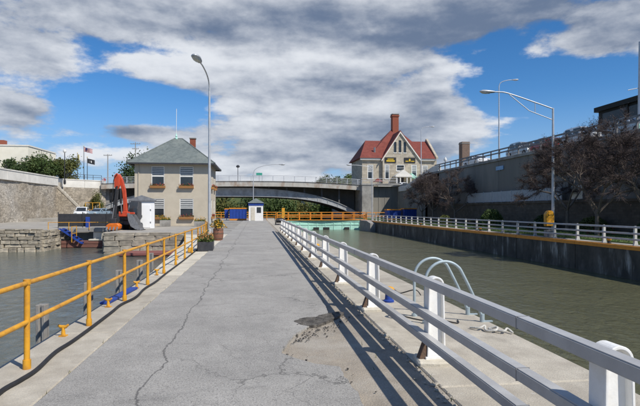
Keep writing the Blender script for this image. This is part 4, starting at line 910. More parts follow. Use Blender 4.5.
oc = [(-.75,1.95),(-.62,1.1),(-.3,.45),(.3,.12),(1.05,.0),(1.05,.05),(.35,.19),(-.22,.5),(-.53,1.12),(-.66,1.95)]
MB().prism(oc,-.0,1.1,'Y').build('shell', steel, gb, smooth=30)
for y_ in (-.02,1.08): MB().prism([(-.75,1.95),(-.62,1.1),(-.3,.45),(.3,.12),(1.05,.0),(.55,.85),(-.1,1.75)],y_,y_+.04,'Y').build('side_plate', steel, gb)
gb.scale = (.62,.8,.72)
for i in range(5): MB().box(1.03,1.2,.02+.24*i,.12+.24*i,.0,.06).build('tooth', dark_steel, gb)
sh = thing('storage_shed', 'small white shed with grey roof between excavator and house', 'shed', (-10.0,46.4,0), R(10))
MB().box(-.95,.95,-.8,1.2,0,2.45).build('wall', clean_white, sh, bevel=.02)
MB().prism([(-1.2,2.45),(1.1,2.45),(1.1,2.56),(-.1,2.95),(-1.2,2.56)],-.95,1.35,'Y').build('roof', steel, sh)
MB().box(-.2,.62,-.83,-.802,.1,2.1).build('door', clean_white, sh, bevel=.01); MB().box(-.12,-.06,-.87,-.83,1.0,1.2).build('door_handle', dark_steel, sh)
for z in (.5,1.6): MB().box(.58,.68,-.85,-.802,z,z+.12).build('hinge', steel, sh)
MB().tube([(-1.15,-.6,0),(-1.15,-.6,2.5)],.05,6).build('roof_post', lamp_metal, sh)

# ================================================================== KIOSK, SKIP, GATE
kk = thing('kiosk', 'white control kiosk with blue band and grey roof at the end of the pier', 'kiosk', (0,75.2,.02))
link('wall', weld(wall_open(-1.05,1.05,0,2.25,[(.1,.75,1.15,2.0)],-1.0,-.9).mesh('wall',white_paint)), kk)
MB().box(-1.05,-.95,-.898,1,0,2.25).build('wall', white_paint, kk); MB().box(.95,1.05,-.898,1,0,2.25).build('wall', white_paint, kk); MB().box(-.949,.949,.9,1,0,2.25).build('wall', white_paint, kk)
MB().box(.1,.75,-.96,-.94,1.15,2.0).build('window', glass, kk); MB().box(-.75,-.15,-1.03,-1.002,.05,2.0).build('door', pale_concrete, kk)
MB().box(-1.12,1.12,-1.07,1.07,2.25,2.62).build('blue_band', blue, kk, bevel=.01)
MB()._add([(-1.25,-1.2,2.62),(1.25,-1.2,2.62),(1.25,1.2,2.62),(-1.25,1.2,2.62),(0,0,3.35)],[(0,1,4),(1,2,4),(2,3,4),(3,0,4),(3,2,1,0)]).build('roof', shingle, kk)
def skip(x, y, w, d, h, label, rz=0):
    t = thing('work_container', label, 'container', (x,y,.02), rz, 'blue and orange work containers')
    MB().box(-w/2,w/2,-d/2,d/2,.22,h).build('body', blue, t, bevel=.03); MB().box(-w/2-.05,w/2+.05,-d/2-.05,d/2+.05,h,h+.16).build('top_rim', orange, t, bevel=.01); MB().box(-w/2,w/2,-d/2-.1,d/2,.0,.218).build('skid', orange, t, bevel=.02)
    for i in range(6): MB().box(-w/2+.1+i*(w-.25)/5,-w/2+.18+i*(w-.25)/5,-d/2-.04,-d/2,.25,h-.02).build('rib', blue, t)
skip(-2.75,79.0,2.6,1.8,1.75,'blue work container with orange rim left of the white kiosk')
MB_ = thing('signal_board', 'small blue board with orange edge just left of the blue container', 'board', (-4.55,79.4,0)); MB().box(-.3,.3,-.05,.05,.3,1.7).build('panel', blue, MB_); MB().box(-.34,.34,-.06,.06,1.7,1.85).build('cap', orange, MB_); MB().box(-.05,.05,-.05,.05,0,.3).build('leg', steel, MB_)
skip(21.2,76.0,2.2,1.6,1.55,'blue work container with orange rim before the stone abutment, left one'); skip(23.6,75.4,2.0,1.6,1.7,'blue work container with orange rim before the stone abutment, right one')
yp = thing('marker_post', 'thick yellow post at the end of the white guardrail', 'post', (3.1,57.5,0)); MB().box(-.17,.17,-.17,.17,0,1.86).build('post', yellow, yp, bevel=.02); MB().box(-.22,.22,-.22,.22,-.01,.04).build('base_plate', dark_steel, yp)
wn = thing('winch', 'black gate winch machine beside the yellow post', 'winch', (2.6,54.5,0))
MB().box(-.55,.55,-.4,.4,0,.14).build('bed', dark_steel, wn); MB().tube([(-.4,0,.5),(.4,0,.5)],.26,14).build('drum', black, wn, smooth=40); MB().tube([(.48,0,.5),(.54,0,.5)],.4,16).build('wheel', dark_steel, wn, smooth=40)
for x in (-.45,.43): MB().prism([(-.3,.14),(.3,.14),(.1,.62),(-.1,.62)],x-.03,x+.03,'X').build('cheek', black, wn)
MB().tube([(-.5,.1,.14),(-.62,.1,1.05)],.03,6).build('lever', dark_steel, wn)
lg = thing('lock_gate', 'mint green steel lock gate closing the canal below the bridge', 'lock gate', (0,78.2,0))
for x0,x1,a,b in ((3.5,10.25,0,.35),(10.25,17.0,.35,0)):
    gm = MB(); gm._add([(x0,a,-3.6),(x1,b,-3.6),(x1,b,-.02),(x0,a,-.02),(x0,a+.5,-3.6),(x1,b+.5,-3.6),(x1,b+.5,-.02),(x0,a+.5,-.02)],[(0,1,2,3),(7,6,5,4),(0,4,5,1),(1,5,6,2),(2,6,7,3),(3,7,4,0)])
    lf = gm.build('gate_leaf', mint, lg)
    for z in (-.25,-.75): 
        MB()._add([(x0+.01,a-.07,z),(x1-.01,b-.07,z),(x1-.01,b-.07,z+.09),(x0+.01,a-.07,z+.09),(x0+.01,a-.001,z),(x1-.01,b-.001,z),(x1-.01,b-.001,z+.09),(x0+.01,a-.001,z+.09)],[(0,1,2,3),(7,6,5,4),(0,4,5,1),(1,5,6,2),(2,6,7,3),(3,7,4,0)]).build('girder', mint, lf)
    for i in range(5):
        u = (i+.5)/5; x = x0+(x1-x0)*u; y_ = a+(b-a)*u; MB().box(x-.05,x+.05,y_-.05,y_-.002,-1.6,-.03).build('stiffener', mint, lf)
for x,w in ((5.2,1.1),(9.4,.9),(11.0,1.0),(14.3,.8)): MB().box(x-w/2,x+w/2,-.22,.0+.1,-1.75,-1.12).build('fender', black, lg, bevel=.05)
MB().box(3.5,17.0,-.06,1.2,-.018,.06).build('walkway', orange, lg, bevel=.01)
pipe_fence('gate_railing','orange pipe railing on the near side of the green lock gate','railing',[(3.3,78.2,.05),(17.3,78.2,.05)],1.75,1.2,(1.18,.8,.42),.05,.05,orange,'orange railings at the lock gate')
pipe_fence('gate_railing','orange pipe railing on the far side of the green lock gate','railing',[(3.3,79.3,.05),(17.3,79.3,.05)],1.75,1.2,(1.18,.62),.05,.045,orange,'orange railings at the lock gate')
pipe_fence('gate_railing','orange pipe railing across the pier end behind the kiosk','railing',[(-7.0,81.5,.0),(3.2,81.5,0)],1.5,1.25,(1.23,.85,.45),.05,.05,orange,'orange railings at the lock gate')
pipe_fence('gate_railing','orange pipe railing on the lock wall right of the gate','railing',[(17.6,78.5,.0),(20.6,78.5,0)],1.5,1.2,(1.18,.62),.05,.05,orange,'orange railings at the lock gate')
rb = thing('quoin_wall', 'low grey concrete block wall beside the right end of the gate', 'wall', (0,0,0)); MB().prism([(70,-.3),(77,-.3),(77,.03),(72.5,.03)],16.2,16.97,'X').build('block', old_concrete, rb, bevel=.03); MB().box(16.21,16.96,70,77.6,-4,-.301).build('footing', old_concrete, rb)

# ================================================================== BRIDGE
br = thing('road_bridge', 'wide concrete and steel arched road bridge crossing above the lock gate', 'bridge', (0,0,0))
def deckz(x): return 6.86-.0021*(x-2)**2 if x>2 else 6.86-.00075*(x-2)**2
BX0,BX1,BY0,BY1 = -27.0,19.4,92.0,106.0; nb_ = 40
xs = [BX0+(BX1-BX0)*i/nb_ for i in range(nb_+1)]
MB().prism([(x,deckz(x)) for x in xs]+[(x,deckz(x)-.95) for x in xs[::-1]],BY0,BY0+.4,'Y').build('fascia', deckc, br)
MB().prism([(x,deckz(x)-.25) for x in xs]+[(x,deckz(x)-.75) for x in xs[::-1]],BY0+.401,BY1,'Y').build('deck', old_concrete, br)
MB().prism([(x,deckz(x)+.03) for x in xs]+[(x,deckz(x)-.0) for x in xs[::-1]],BY0-.12,BY0+.5,'Y').build('kerb', deckc, br)
def ribz(x): return 5.62-3.9*abs((x+5)/24.4)**3.6
def rdep(x): return 1.5-.78*min(1,max(0,(abs(x+5)-4)/20))
rx = [-27+46.2*i/48 for i in range(49)]
for j,yy in enumerate((93.3,96.6,100.1,103.9)):
    top = (lambda x: ribz(x)-1.5+rdep(x)) if j == 0 else (lambda x: deckz(x)-.77)  # inner ribs filled up to the deck to block the sky and look dark
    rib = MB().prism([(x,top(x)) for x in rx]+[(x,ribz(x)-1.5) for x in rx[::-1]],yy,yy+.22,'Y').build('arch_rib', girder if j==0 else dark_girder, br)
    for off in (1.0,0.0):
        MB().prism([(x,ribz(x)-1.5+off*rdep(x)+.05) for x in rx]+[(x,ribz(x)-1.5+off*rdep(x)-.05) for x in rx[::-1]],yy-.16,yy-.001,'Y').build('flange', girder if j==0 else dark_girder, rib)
    if j == 0:
        for i in range(1,24): x = -27+46.2*i/24; MB().box(x-.04,x+.04,yy-.08,yy-.002,ribz(x)-1.44,ribz(x)-1.56+rdep(x)).build('stiffener', girder, rib)
    for i in range(13):
        x = -24+3.3*i
        if j == 0 and deckz(x)-.96-(ribz(x)-1.5+rdep(x)) > .15 and x < 19: MB().box(x-.14,x+.14,yy,yy+.2,ribz(x)-1.48+rdep(x),deckz(x)-.76).build('spandrel_post', dark_girder, br)
for i in range(1,15):
    x = -24+3.0*i; MB().tube([(x,93.5,ribz(x)-1.1),(x,104,ribz(x)-1.1)],.1,6).build('cross_brace', dark_girder, br)
rails_z = (1.0,.72,.45,.18)
brr = thing('bridge_railing','grey pipe railing along the near side of the road bridge','railing',(0,91.98,0))
for z in rails_z: MB().tube([(x,0.1,deckz(x)+.03+z) for x in xs],.035 if z<1 else .05,6).build('rail', far_rail, brr)
for i in range(24): x = BX0+.4+1.98*i; MB().box(x-.05,x+.05,.05,.15,deckz(x)+.02,deckz(x)+1.02).build('post', far_rail, brr)
brr2 = thing('bridge_railing','grey pipe railing along the far side of the road bridge','railing',(0,105.7,0))
for z in (1.0,.55): MB().tube([(x,0.1,deckz(x)-.26+z) for x in xs],.05,6).build('rail', far_rail, brr2)
for i in range(24): x = BX0+.4+1.98*i; MB().box(x-.05,x+.05,.05,.15,deckz(x)-.28,deckz(x)+.72).build('post', far_rail, brr2)
ab = thing('abutment', 'dark stone and concrete bridge abutment with pilaster on the right bank', 'abutment', (0,0,0))
MB().box(19.4,21.6,90.6,106,-5.8,6.15).build('pilaster', old_concrete, ab, bevel=.05); MB().box(21.61,26.58,92.05,106,-5.8,6.05).build('wall', lining, ab); MB().box(19.3,26.58,90.5,92.04,6.16,6.5).build('cap', old_concrete, ab, bevel=.03)
for i in range(4): MB().box(21.7+1.2*i,21.8+1.2*i,92.0,92.049,0,6.0).build('rib', lining, ab)
MB().box(20.2,21.7,89.7,90.4,0,1.2).build('cabinet', old_concrete, ab)
la = thing('abutment', 'bridge abutment on the left bank behind the excavator', 'abutment', (0,0,0))
MB().box(-30.5,-26.0,93.4,106,-5.8,5.7).build('wall', old_concrete, la)
pipe_fence('abutment_railing','thin grey railing on top of the right bridge abutment','railing',[(19.5,91.2,6.5),(26.4,91.2,6.5)],1.7,1.0,(.98,.5),.04,.04,far_rail)
lp2 = thing('lamp_post','short lamp post on the road bridge left of the kiosk lamp','lamp post',(-3.3,93.5,6.4)); MB().tube([(0,0,-.2),(0,0,3.0)],.05,8).build('pole', dark_steel, lp2); MB().lathe([(.08,0),(.32,.1),(.34,.32),(.1,.5)],10,(0,0,3.0)).build('lantern', dark_steel, lp2, smooth=40)
bs = thing('road_sign','small blue road sign on the bridge railing','sign',(16.0,92.6,6.3)); MB().tube([(0,0,0),(0,0,2.0)],.04,6).build('post', steel, bs); MB().box(-.3,.3,-.06,-.03,1.2,1.95).build('plate', pmat('sign_pale_blue',(.35,.55,.7),None,2,.6), bs)
bs = thing('road_sign','small green road sign on the bridge deck near the short lamp post','sign',(.6,93.0,6.5)); MB().tube([(0,0,0),(0,0,2.0)],.04,6).build('post', steel, bs); MB().box(-.55,.55,-.06,-.03,1.4,1.95).build('plate', pmat('sign_green',(.05,.35,.25),None,2,.6), bs)
# trees seen under and behind the bridge
struct('hillside', MB()._add([(-80,190,-6),(90,190,-6),(90,230,9),(-80,230,9),(-80,150,-6.1),(90,150,-6.1)],[(0,1,2,3),(4,5,1,0)]), pmat('wooded_slope',(.05,.075,.02),(.03,.05,.014),.35,.95,.8,2,c3=(.085,.10,.03),s3=.15))
G2 = 'trees beyond the bridge'
for i,(x,y,h,r,mt,w) in enumerate([(-16,138,9.5,5,leaf,'farthest left under the arch'),(-8.5,132,10.0,5,leaf_olive,'seen left of the kiosk'),(-1.5,140,10.3,5.5,leaf_dark,'seen directly over the kiosk'),(5,130,10.2,5,leaf,'seen right of the kiosk under the arch crown'),(12,137,9.6,5.2,leaf_olive,'seen over the middle of the green gate'),(18.5,131,8.6,4.6,leaf,'seen over the right half of the green gate'),(24,140,8.5,4.6,leaf_dark,'low beside the right springing of the arch')]):
    leafy('leafy_tree','bushy green tree beyond the bridge, '+w,(x,y,-6.0),h,r,5.2,mt,300+i,9000,.30,G2,46)
G3 = 'trees above the bridge deck'
leafy('leafy_tree','dark green tree rising above the bridge deck left of the red roofed building',(21.5,150,6.2),5.6,3.6,2.4,leaf_dark,320,3600,.22,G3)
leafy('leafy_tree','green tree above the bridge deck touching the corner of the red roofed building',(27.0,152,6.2),6.4,3.6,2.6,leaf,321,3600,.22,G3)

# ================================================================== RED ROOFED BUILDING
rb_ = thing('stone_building','pale stone building with steep red roof, brick chimney and white porch','building',(0,0,0))
Z0,ZE = 6.25,14.0; X0,X1,YF,YB = 24.9,43.2,116.0,129.0
gx0,gx1 = 29.7,38.7; gxm = 33.9; YG = 115.2
wl = [(26.2,27.6,8.9,12.3),(28.4,29.5,8.9,12.3)]
wr = [(39.6,41.0,8.9,12.3)]
link('wall', weld(wall_open(X0,gx0,Z0,ZE,[(26.2,27.6,8.9,12.3)],YF,YF+.4).mesh('wall',ashlar)), rb_)
link('wall', weld(wall_open(gx1,X1,Z0,ZE,wr,YF,YF+.4).mesh('wall',ashlar)), rb_)
wc = [(30.2,31.3,8.9,12.3),(33.0,35.0,10.8,12.3),(36.7,38.0,8.9,12.3),(33.2,34.8,6.3,9.6)]
link('wall', weld(wall_open(gx0,gx1,Z0,ZE,wc,YG,YG+.4).mesh('wall',ashlar)), rb_)
MB().box(gx0,gx0+.4,YG+.401,YF,Z0,ZE).build('wall', ashlar, rb_); MB().box(gx1-.4,gx1,YG+.401,YF,Z0,ZE).build('wall', ashlar, rb_)
MB().box(X0,X0+.4,YF+.401,YB,Z0,ZE).build('wall', ashlar, rb_); MB().box(X0+.401,X1-.401,YB-.4,YB,Z0,ZE).build('wall', ashlar, rb_)
MB().prism([(YF+.401,Z0),(YB,Z0),(YB,ZE),((YF+YB)/2,19.5),(YF+.401,ZE)],X1-.4,X1,'X').build('gable_wall', ashlar, rb_)
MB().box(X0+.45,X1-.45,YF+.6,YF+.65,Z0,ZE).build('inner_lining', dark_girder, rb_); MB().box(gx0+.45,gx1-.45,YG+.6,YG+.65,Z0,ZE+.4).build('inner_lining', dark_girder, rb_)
for a,b,c,d in [(26.2,27.6,8.9,12.3)]+wr: window(rb_,a,b,c,d,YF,fw=.14,blinds=.4)
for a,b,c,d in wc[:3]: window(rb_,a,b,c,d,YG,fw=.14,blinds=.35 if d-c>2 else 0)
# front gable with three lancets
gt = [(31.7,16.0,18.6),(33.45,16.0,19.0),(35.1,16.0,18.6)]
zpk = 20.3; cut = []
mg = MB(); 
lan = [(32.35,33.0,15.2,17.7),(33.55,34.2,15.2,18.1),(34.75,35.4,15.2,17.7)]
# gable face split into columns so the lancet slots stay open
xsg = sorted({gx0,gx1,gxm,*[l[0] for l in lan],*[l[1] for l in lan]})
def gz(x): return ZE+(zpk-ZE)*(x-gx0)/(gxm-gx0) if x <= gxm else ZE+(zpk-ZE)*(gx1-x)/(gx1-gxm)
for a,b in zip(xsg,xsg[1:]):
    hit = [l for l in lan if l[0]-1e-6 <= a and b <= l[1]+1e-6]
    if hit:
        l = hit[0]; mg.prism([(a,ZE),(b,ZE),(b,l[2]),(a,l[2])],YG,YG+.4,'Y'); mg.prism([(a,l[3]),(b,l[3]),(b,gz(b)),(a,gz(a))],YG,YG+.4,'Y')
    else:
        mg.prism([p for p in [(a,ZE),(b,ZE),(b,gz(b)),(a,gz(a))] if not (p[1]==ZE and False)],YG,YG+.4,'Y')
mg.build('gable', ashlar, rb_)
for l in lan: q = MB().box(l[0],l[1],YG+.2,YG+.24,l[2],l[3]).build('lancet_window', glass, rb_); MB().box(l[0]-.1,l[1]+.1,YG-.08,YG+.1,l[2]-.2,l[2]-.003).build('sill', trim, q)
# roofs
ym = (YF+YB)/2
ro = MB()
zr = 18.9
ro._add([(X0-.7,YF-.8,ZE-.15),(X1-.45,YF-.8,ZE-.15),(X1-.45,YB+.6,ZE-.15),(X0-.7,YB+.6,ZE-.15),(X0+2.2,ym,zr),(X1-.45,ym,zr)],[(0,1,5,4),(1,2,5),(2,3,4,5),(3,0,4),(3,2,1,0)])
roof = ro.build('roof', red_roof, rb_)
yb2 = ym
r2 = MB(); ov = .35
r2._add([(gx0-ov,YG-.3,gz(gx0)-.35),(gxm,YG-.3,zpk+.14),(gx1+ov,YG-.3,ZE-.35),(gx0-ov,yb2,ZE-.35),(gxm,yb2,zpk+.14),(gx1+ov,yb2,ZE-.35),
         (gx0-ov,YG-.3,ZE-.6),(gxm,YG-.3,zpk-.12),(gx1+ov,YG-.3,ZE-.6),(gx0-ov,yb2,ZE-.6),(gxm,yb2,zpk-.12),(gx1+ov,yb2,ZE-.6)],
        [(0,1,4,3),(1,2,5,4),(6,9,10,7),(7,10,11,8),(0,6,7,1),(1,7,8,2),(3,4,10,9),(4,5,11,10),(0,3,9,6),(2,8,11,5)])
r2.build('cross_roof', red_roof, roof)
MB()._add([(26.6,116.4,14.1),(42.4,116.4,14.1),(42.4,128.4,14.1),(26.6,128.4,14.1),(33.9,ym,21.9),(35.2,ym,21.9)],[(0,1,5,4),(1,2,5),(2,3,4,5),(3,0,4),(3,2,1,0)]).build('centre_roof', red_roof, roof)
for sgn,pa,pb in ((1,(gx0-ov,ZE-.62),(gxm,zpk-.13)),(-1,(gx1+ov,ZE-.62),(gxm,zpk-.13))):
    MB().prism([pa,pb,(pb[0],pb[1]-.38),(pa[0],pa[1]-.38)],YG-.34,YG-.002,'Y').build('raking_trim', trim, rb_)
MB().box(X0-.5,gx0-.37,YF-.55,YF-.002,ZE-.62,ZE-.16).build('cornice', trim, rb_); MB().box(gx1+.37,X1-.3,YF-.55,YF-.002,ZE-.62,ZE-.16).build('cornice', trim, rb_)
MB().prism([(YF-.9,ZE-.2),(YF-.9,ZE+.15),(ym,zr+.75),(YB+.6,ZE+.15),(YB+.6,ZE-.2),(ym,zr+.1)],X1-.44,X1+.1,'X').build('gable_coping', ashlar, rb_)
ch = MB().box(33.9,35.5,ym-.7,ym+.9,20.5,25.5).build('chimney', brick, roof, bevel=.03); MB().box(33.75,35.65,ym-.85,ym+1.05,25.0,25.3).build('chimney_band', brick, ch); MB().box(33.8,35.6,ym-.8,ym+1.0,25.5,25.7).build('chimney_cap', old_concrete, ch)
MB().tube([(28.3,117.6,15.2),(28.3,117.6,16.6)],.25,8).build('roof_vent', steel, roof)
# porch
pc = MB()
po_ = pc.prism([(32.2,9.6),(36.0,9.6),(34.1,11.0)],YG-2.4,YG-.01,'Y').build('porch_roof', trim, rb_)
MB().box(32.1,36.1,YG-2.5,YG-.011,9.25,9.6).build('entablature', trim, po_)
for x in (32.4,33.3,34.9,35.8): MB().tube([(x,YG-2.2,6.3),(x,YG-2.2,9.25)],.16,10).build('column', trim, rb_, smooth=40)
MB().box(33.2,34.8,YG+.15,YG+.22,6.3,9.6).build('door', dark_steel, rb_); MB().box(31.9,36.3,YG-2.8,YG-.012,6.2,6.5).build('porch_floor', trim, rb_)
MB().prism([(36.1,9.2),(38.0,8.6),(38.0,8.9),(36.1,10.2)],YG-2.0,YG-.02,'Y').build('awning', mint, rb_)
for x0,x1,w in ((30.2,32.9,'left'),(34.9,37.6,'right')):
    s = thing('sign_board', f'black sign board with yellow lettering on the stone gable, {w} one', 'sign', (0,0,0), 0, 'black signs on the stone building')
    MB().box(x0,x1,YG-.14,YG-.01,12.75,14.0).build('board', sign_black, s)
    if w == 'left':
        MB().box(x0+.35,x1-.35,YG-.16,YG-.141,13.0,13.32).build('lettering', sign_yellow, s); MB().box(x0+.6,x1-.6,YG-.16,YG-.141,13.5,13.68).build('lettering', sign_yellow, s)
    else:
        MB().box(x0+1.15,x0+1.5,YG-.16,YG-.141,13.1,13.7).build('lettering', sign_yellow, s); MB().box(x0+.3,x0+1.0,YG-.16,YG-.141,13.05,13.22).build('lettering', sign_yellow, s); MB().box(x0+1.65,x1-.25,YG-.16,YG-.141,13.05,13.22).build('lettering', sign_yellow, s)
aw = thing('patio_umbrella','small dark red folded canopy before the left windows of the stone building','umbrella',(27.6,111.5,6.3)); MB().tube([(0,0,0),(0,0,2.4)],.05,6).build('pole', steel, aw); MB()._add([(-1,-1,1.7),(1,-1,1.7),(1,1,1.7),(-1,1,1.7),(0,0,2.6)],[(0,1,4),(1,2,4),(2,3,4),(3,0,4),(3,2,1,0)]).build('canopy', red_roof, aw)
fw_ = thing('parapet_wall','low white parapet before the stone building','wall',(0,0,0)); MB().box(26.7,40,107.6,107.9,6.2,7.1).build('parapet', trim, fw_)

# ================================================================== RIGHT RETAINING WALL
rt = thing('retaining_wall','tall shaded concrete retaining wall below the upper road on the right','wall',(0,0,0))
y = -20
while y < 71:
    MB().box(26.45,26.6,y+.02,y+5.98,-.0,7.0).build('panel', lining, rt, bevel=.02); MB().box(26.3,27.0,y+.01,y+5.99,7.0,7.32).build('coping', old_concrete, rt, bevel=.03); y += 6
# sloping end of the wall with pale parapet
MB().prism([(70.05,0),(90.5,0),(90.5,5.0),(86,5.0),(72,7.2),(70.05,7.2)],26.45,26.6,'X').build('panel', lining, rt)
MB().prism([(70.05,7.21),(72,7.21),(86,5.01),(90.5,5.01),(90.5,5.9),(86.3,5.9),(72.3,8.15),(70.05,8.15)],26.3,26.75,'X').build('sloped_parapet', cap_white, rt, bevel=.03)
for i in range(14): MB().box(26.76,29.0,72+.95*i,72.94+.95*i,6.2,7.2-.06*i).build('step', pale_concrete, rt)
tr_ = thing('terrace_wall','low brown stone wall at the foot of the right retaining wall','wall',(0,0,0))
MB().box(25.4,26.44,5,72,-.1,2.25).build('wall', brownstone, tr_); MB().box(25.3,26.44,5,72,2.251,2.45).build('coping', brownstone, tr_)
pf = thing('panel_fence','pale grey panel fence standing on the low brown stone wall','fence',(25.75,0,2.45))
for i in range(9): MB().box(-.02,.02,39.5+2.1*i+.03,41.6+2.1*i-.03,.05,1.15).build('panel', panel_fence, pf)
for i in range(10): MB().box(-.05,.05,39.5+2.1*i-.04,39.5+2.1*i+.04,0,1.22).build('post', far_rail, pf)
for i in range(9):
    for k in range(7): MB().box(-.035,-.021,39.6+2.1*i+.28*k,39.63+2.1*i+.28*k,.06,1.14).build('slat', far_rail, pf)
ns = thing('notice_board','white notice board on the wall beside the pale fence','sign',(25.7,37.4,2.45)); MB().box(-.03,.03,-.7,.7,.1,1.2).build('panel', trim, ns); MB().box(-.05,.05,-.05,.05,0,.1).build('leg', steel, ns)
bp_ = thing('wall_sign','small blue plate fixed to the tall shaded retaining wall','sign',(26.36,51.6,6.0)); MB().box(-.03,.06,-.8,.8,0,.42).build('plate', pmat('plate_blue',(.25,.42,.62),None,2,.5), bp_); MB().box(.0,.09,-.05,.05,-.1,.0).build('bracket', steel, bp_)
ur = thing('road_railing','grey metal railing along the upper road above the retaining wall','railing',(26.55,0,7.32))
for z in (.95,.6): MB().box(-.05,.05,-10,72,z-.07,z+.07).build('rail', dull_rail, ur)
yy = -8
while yy < 72: MB().box(-.06,.06,yy-.06,yy+.06,0,1.02).build('post', dull_rail, ur); yy += 2.0
dk = thing('dark_building','dark flat roofed modern building above the upper road on the right','building',(0,0,0))
MB().box(40.3,60,20,54.6,6.2,13.2).build('wall', dark_clad, dk); MB().box(39.9,60.2,19.8,54.9,13.2,13.75).build('roof_edge', dark_clad, dk)
for i in range(8): MB().box(40.2,40.29,20.6+4.2*i,24.4+4.2*i,8.0,12.9).build('window_panel', dark_panel, dk); MB().box(40.12,40.28,20.3+4.2*i,20.5+4.2*i,6.3,13.18).build('mullion', dark_clad, dk)
stk = thing('brick_stack','plain brown brick stack behind the upper road','chimney',(41.2,95.2,6.2)); MB().box(-.8,.8,-.8,.8,0,8.9).build('shaft', pmat('brown_brick',(.19,.13,.10),(.14,.10,.075),4,.9,.3), stk, bevel=.03); MB().box(-.86,.86,-.86,.86,8.5,8.7).build('band', old_concrete, stk)
lb2 = thing('lamp_post','small dark lamp post with globe left of the brick stack','lamp post',(36.0,92,6.2)); MB().tube([(0,0,0),(0,0,4.6)],.08,8).build('pole', dark_steel, lb2); MB().lathe([(.1,0),(.3,.25),(.32,.5),(.1,.9)],10,(0,0,4.6)).build('globe', blind, lb2, smooth=40)

# ================================================================== BARE TREES AND PLANTING
def bare_tree(name, label, loc, h, spread, seed, ntw=5200, lean=0.0, dens=1.0, first=.26, group='bare trees on the lock lawn'):
    rng = random.Random(seed); t = thing(name, label, 'tree', loc, 0, group); m_ = MB(); tips = []
    def grow(p, d, l, r, depth):
        n = 3; pts = [p]; q = p.copy(); dd = d.copy()
        for i in range(n):
            dd = (dd+Vector((rng.gauss(0,.13),rng.gauss(0,.13),rng.gauss(0,.07)))).normalized(); q = q+dd*(l/n); pts.append(q.copy())
        m_.tube(pts,[r*(1-.35*i/n) for i in range(n+1)],7 if depth<2 else 5 if depth<4 else 3,cap=False)
        if depth >= 3:
            for s in (.4,.75,1.0): tips.append((pts[0].lerp(pts[-1],s),dd.copy()))
        if depth >= 5: return
        k = rng.choice((2,3)) if depth < 4 else 3
        a0 = rng.uniform(0,6.28)
        for i in range(k):
            ax = dd.orthogonal().normalized(); ax = Matrix.Rotation(a0+6.28*i/k+rng.uniform(-.4,.4),3,dd) @ ax
            nd = (dd*1.0+ax*rng.uniform(.55,.95)); nd.z = nd.z*.8+.10; nd.normalize()
            grow(q, nd, l*rng.uniform(.66,.82), r*.62, depth+1)
    d0 = Vector((lean,0,1)).normalized(); th = h*first
    p = Vector((0,0,-.1)); m_.tube([p,p+d0*th*.5,p+d0*th],[h*.023,h*.017,h*.016],9,cap=False); p = p+d0*th
    for i in range(4):
        a = 6.28*i/4+rng.uniform(-.4,.4); grow(p-Vector((0,0,rng.uniform(0,.25)*th)), Vector((math.cos(a)*.75,math.sin(a)*.75,rng.uniform(.55,1.0))).normalized(), h*.22, h*.0115, 1)
    # fit the crown to the wanted spread and height
    sx = max(abs(v[0]) for v in m_.v); sy = max(abs(v[1]) for v in m_.v); sz = max(v[2] for v in m_.v)
    kx, kz = spread/max(sx,sy), h/sz
    def fit(v):
        u = min(1,max(0,(v[2]-th*.6)/(h*.3))); f = 1+(kx-1)*u; return (v[0]*f, v[1]*f, v[2] if v[2]<th else th+(v[2]-th)*(h-th)/(sz-th))
    m_.v = [fit(v) for v in m_.v]
    m_.build('trunk', bark, t, recalc=False, smooth=60)
    tw_ = MB(); lv = []
    for i in range(int(ntw*dens)):
        b,dd = tips[rng.randrange(len(tips))]; b = Vector(fit(b)); d = (dd+Vector((rng.gauss(0,.7),rng.gauss(0,.7),rng.gauss(0,.45)+.1))).normalized(); l = rng.uniform(.2,.75)
        e = b+d*l+Vector((0,0,-.05*l)); s = d.orthogonal().normalized(); s = Matrix.Rotation(rng.uniform(0,6.28),3,d) @ s; w = rng.uniform(.005,.010)
        o = len(tw_.v); tw_.v += [tuple(b-s*w),tuple(b+s*w),tuple(e)]; tw_.f.append((o,o+1,o+2)); lv.append(b.lerp(e,rng.uniform(.3,1.1)))
    tw_.build_stuff('twigs', twig, t)
    leaves(int(len(lv)*.6), lambda g: g.choice(lv)+Vector((g.gauss(0,.07),g.gauss(0,.07),g.gauss(0,.07))), .032, seed+9).build_stuff('leaves', dryleaf, t)
    return t
bare_tree('bare_tree','purple brown tree with forked trunk behind the far guardrail, nearest the right edge',(21.0,28.6,.05),6.9,3.9,5,24000)
bare_tree('bare_tree','leaning bare tree partly cut by the right picture edge',(22.6,26.0,.05),7.3,3.9,6,22000,-.12)
bare_tree('bare_tree','bare brown tree against the retaining wall behind the yellow control box',(23.6,35.5,.05),7.0,3.7,7,18000)
bare_tree('bare_tree','small bare tree before the shaded wall, right of the pair near the bridge',(24.0,58.3,.05),6.6,3.4,8,15000)
bare_tree('bare_tree','small bare tree before the shaded wall, left of the pair near the bridge',(23.4,64.2,.05),6.8,3.6,9,15000)
bare_tree('bare_tree','bare tree in front of the pale sloped parapet beside the abutment',(24.4,71.5,.05),6.2,3.2,12,12000)
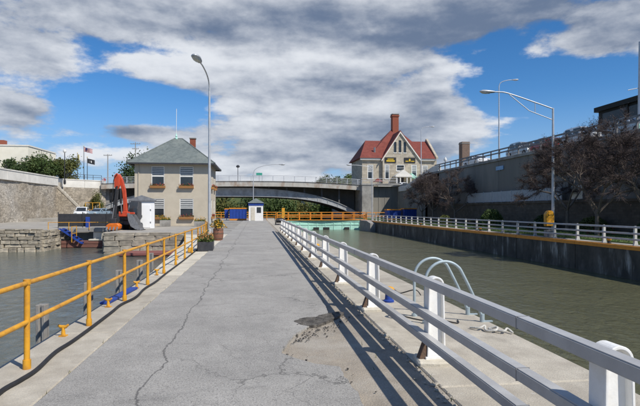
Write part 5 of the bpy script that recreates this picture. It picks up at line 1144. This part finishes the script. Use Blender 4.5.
def bush(label, x, y, r, h, mat, seed, n=2600, size=.07, fl=None):
    t = thing('round_bush', label, 'bush', (x,y,.05), 0, 'bushes on the lock lawn')
    m_ = MB()
    rng = random.Random(seed)
    for i in range(9): a = rng.uniform(0,6.28); m_.tube([(0,0,-.05),(math.cos(a)*r*.3,math.sin(a)*r*.3,h*.4),(math.cos(a)*r*.65,math.sin(a)*r*.65,h*.75)],[.03,.02,.008],5)
    m_.build('stems', bark, t)
    def fn(g):
        v = Vector((g.gauss(0,1),g.gauss(0,1),abs(g.gauss(0,1)))).normalized()*g.uniform(.72,1.02)**.6; k = 1+.10*mnoise.noise(v*3+Vector((seed,0,0)))
        return Vector((v.x*r*k,v.y*r*k,.02+v.z*h*k))
    leaves(n, fn, size, seed).build_stuff('foliage', mat, t)
    if fl: leaves(n//5, fn, size*.9, seed+1).build_stuff('petals', fl, t)
bush('round bright green bush on the lawn before the shaded wall', 22.4,45.5, 1.15,1.65, leaf, 61, 4200)
bush('smaller green bush beside the small bare trees', 21.3,54.5, .8,1.0, leaf_olive, 62, 2200)
bush('low bush at the foot of the brown wall behind the control box', 24.2,39.5, 1.0,1.2, leaf_dark, 63, 2600)
bush('low olive bush left of the nearest bare tree', 24.4,33.6, 1.1,1.1, leaf_olive, 64, 2600)
bush('low bush with pink flowers behind the far guardrail', 22.5,37.8, .9,.6, leaf_dark, 65, 1500,.06,flower_pink)
bush('low bush with red flowers near the right edge of the lawn', 22.8,30.6, .9,.55, leaf_dark, 66, 1500,.06,flower_red)
bush('low pink flowering bush left of the round green bush', 22.6,49.4, .9,.6, leaf_dark, 67, 1500,.06,flower_pink)
bush('dark low bush by the wall under the leaning tree', 24.6,28.0, 1.2,1.2, leaf_dark, 68, 2200)
# grass on the lawn
rng = random.Random(77); gm = MB()
for i in range(26000):
    x = 18.35+rng.random()**1.3*6.9; y_ = rng.uniform(14,74); h = rng.uniform(.05,.14); a = rng.uniform(0,6.28); w = .012; dx,dy = math.cos(a)*w,math.sin(a)*w; o = len(gm.v)
    gm.v += [(x-dx,y_-dy,.055),(x+dx,y_+dy,.055),(x+rng.uniform(-.05,.05),y_+rng.uniform(-.05,.05),.06+h)]; gm.f.append((o,o+1,o+2))
tag(gm.build('grass', leaf, recalc=False), 'short green grass on the lawn behind the far guardrail', 'grass', kind='stuff')
# weeds in the joints of the pier
gm = MB()
for i in range(420):
    s = rng.random(); y_ = rng.uniform(3,40); x = rng.choice((1.72+rng.gauss(0,.03), 1.3+rng.gauss(0,.08), -1.91+rng.gauss(0,.012))); h = rng.uniform(.015,.05); a = rng.uniform(0,6.28); w = .005; dx,dy = math.cos(a)*w,math.sin(a)*w; o = len(gm.v)
    gm.v += [(x-dx,y_-dy,-.012),(x+dx,y_+dy,-.012),(x+rng.uniform(-.02,.02),y_+rng.uniform(-.02,.02),h)]; gm.f.append((o,o+1,o+2))
tag(gm.build('weeds', leaf_olive, recalc=False), 'tiny weeds in the joints of the pier pavement', 'weeds', kind='stuff')
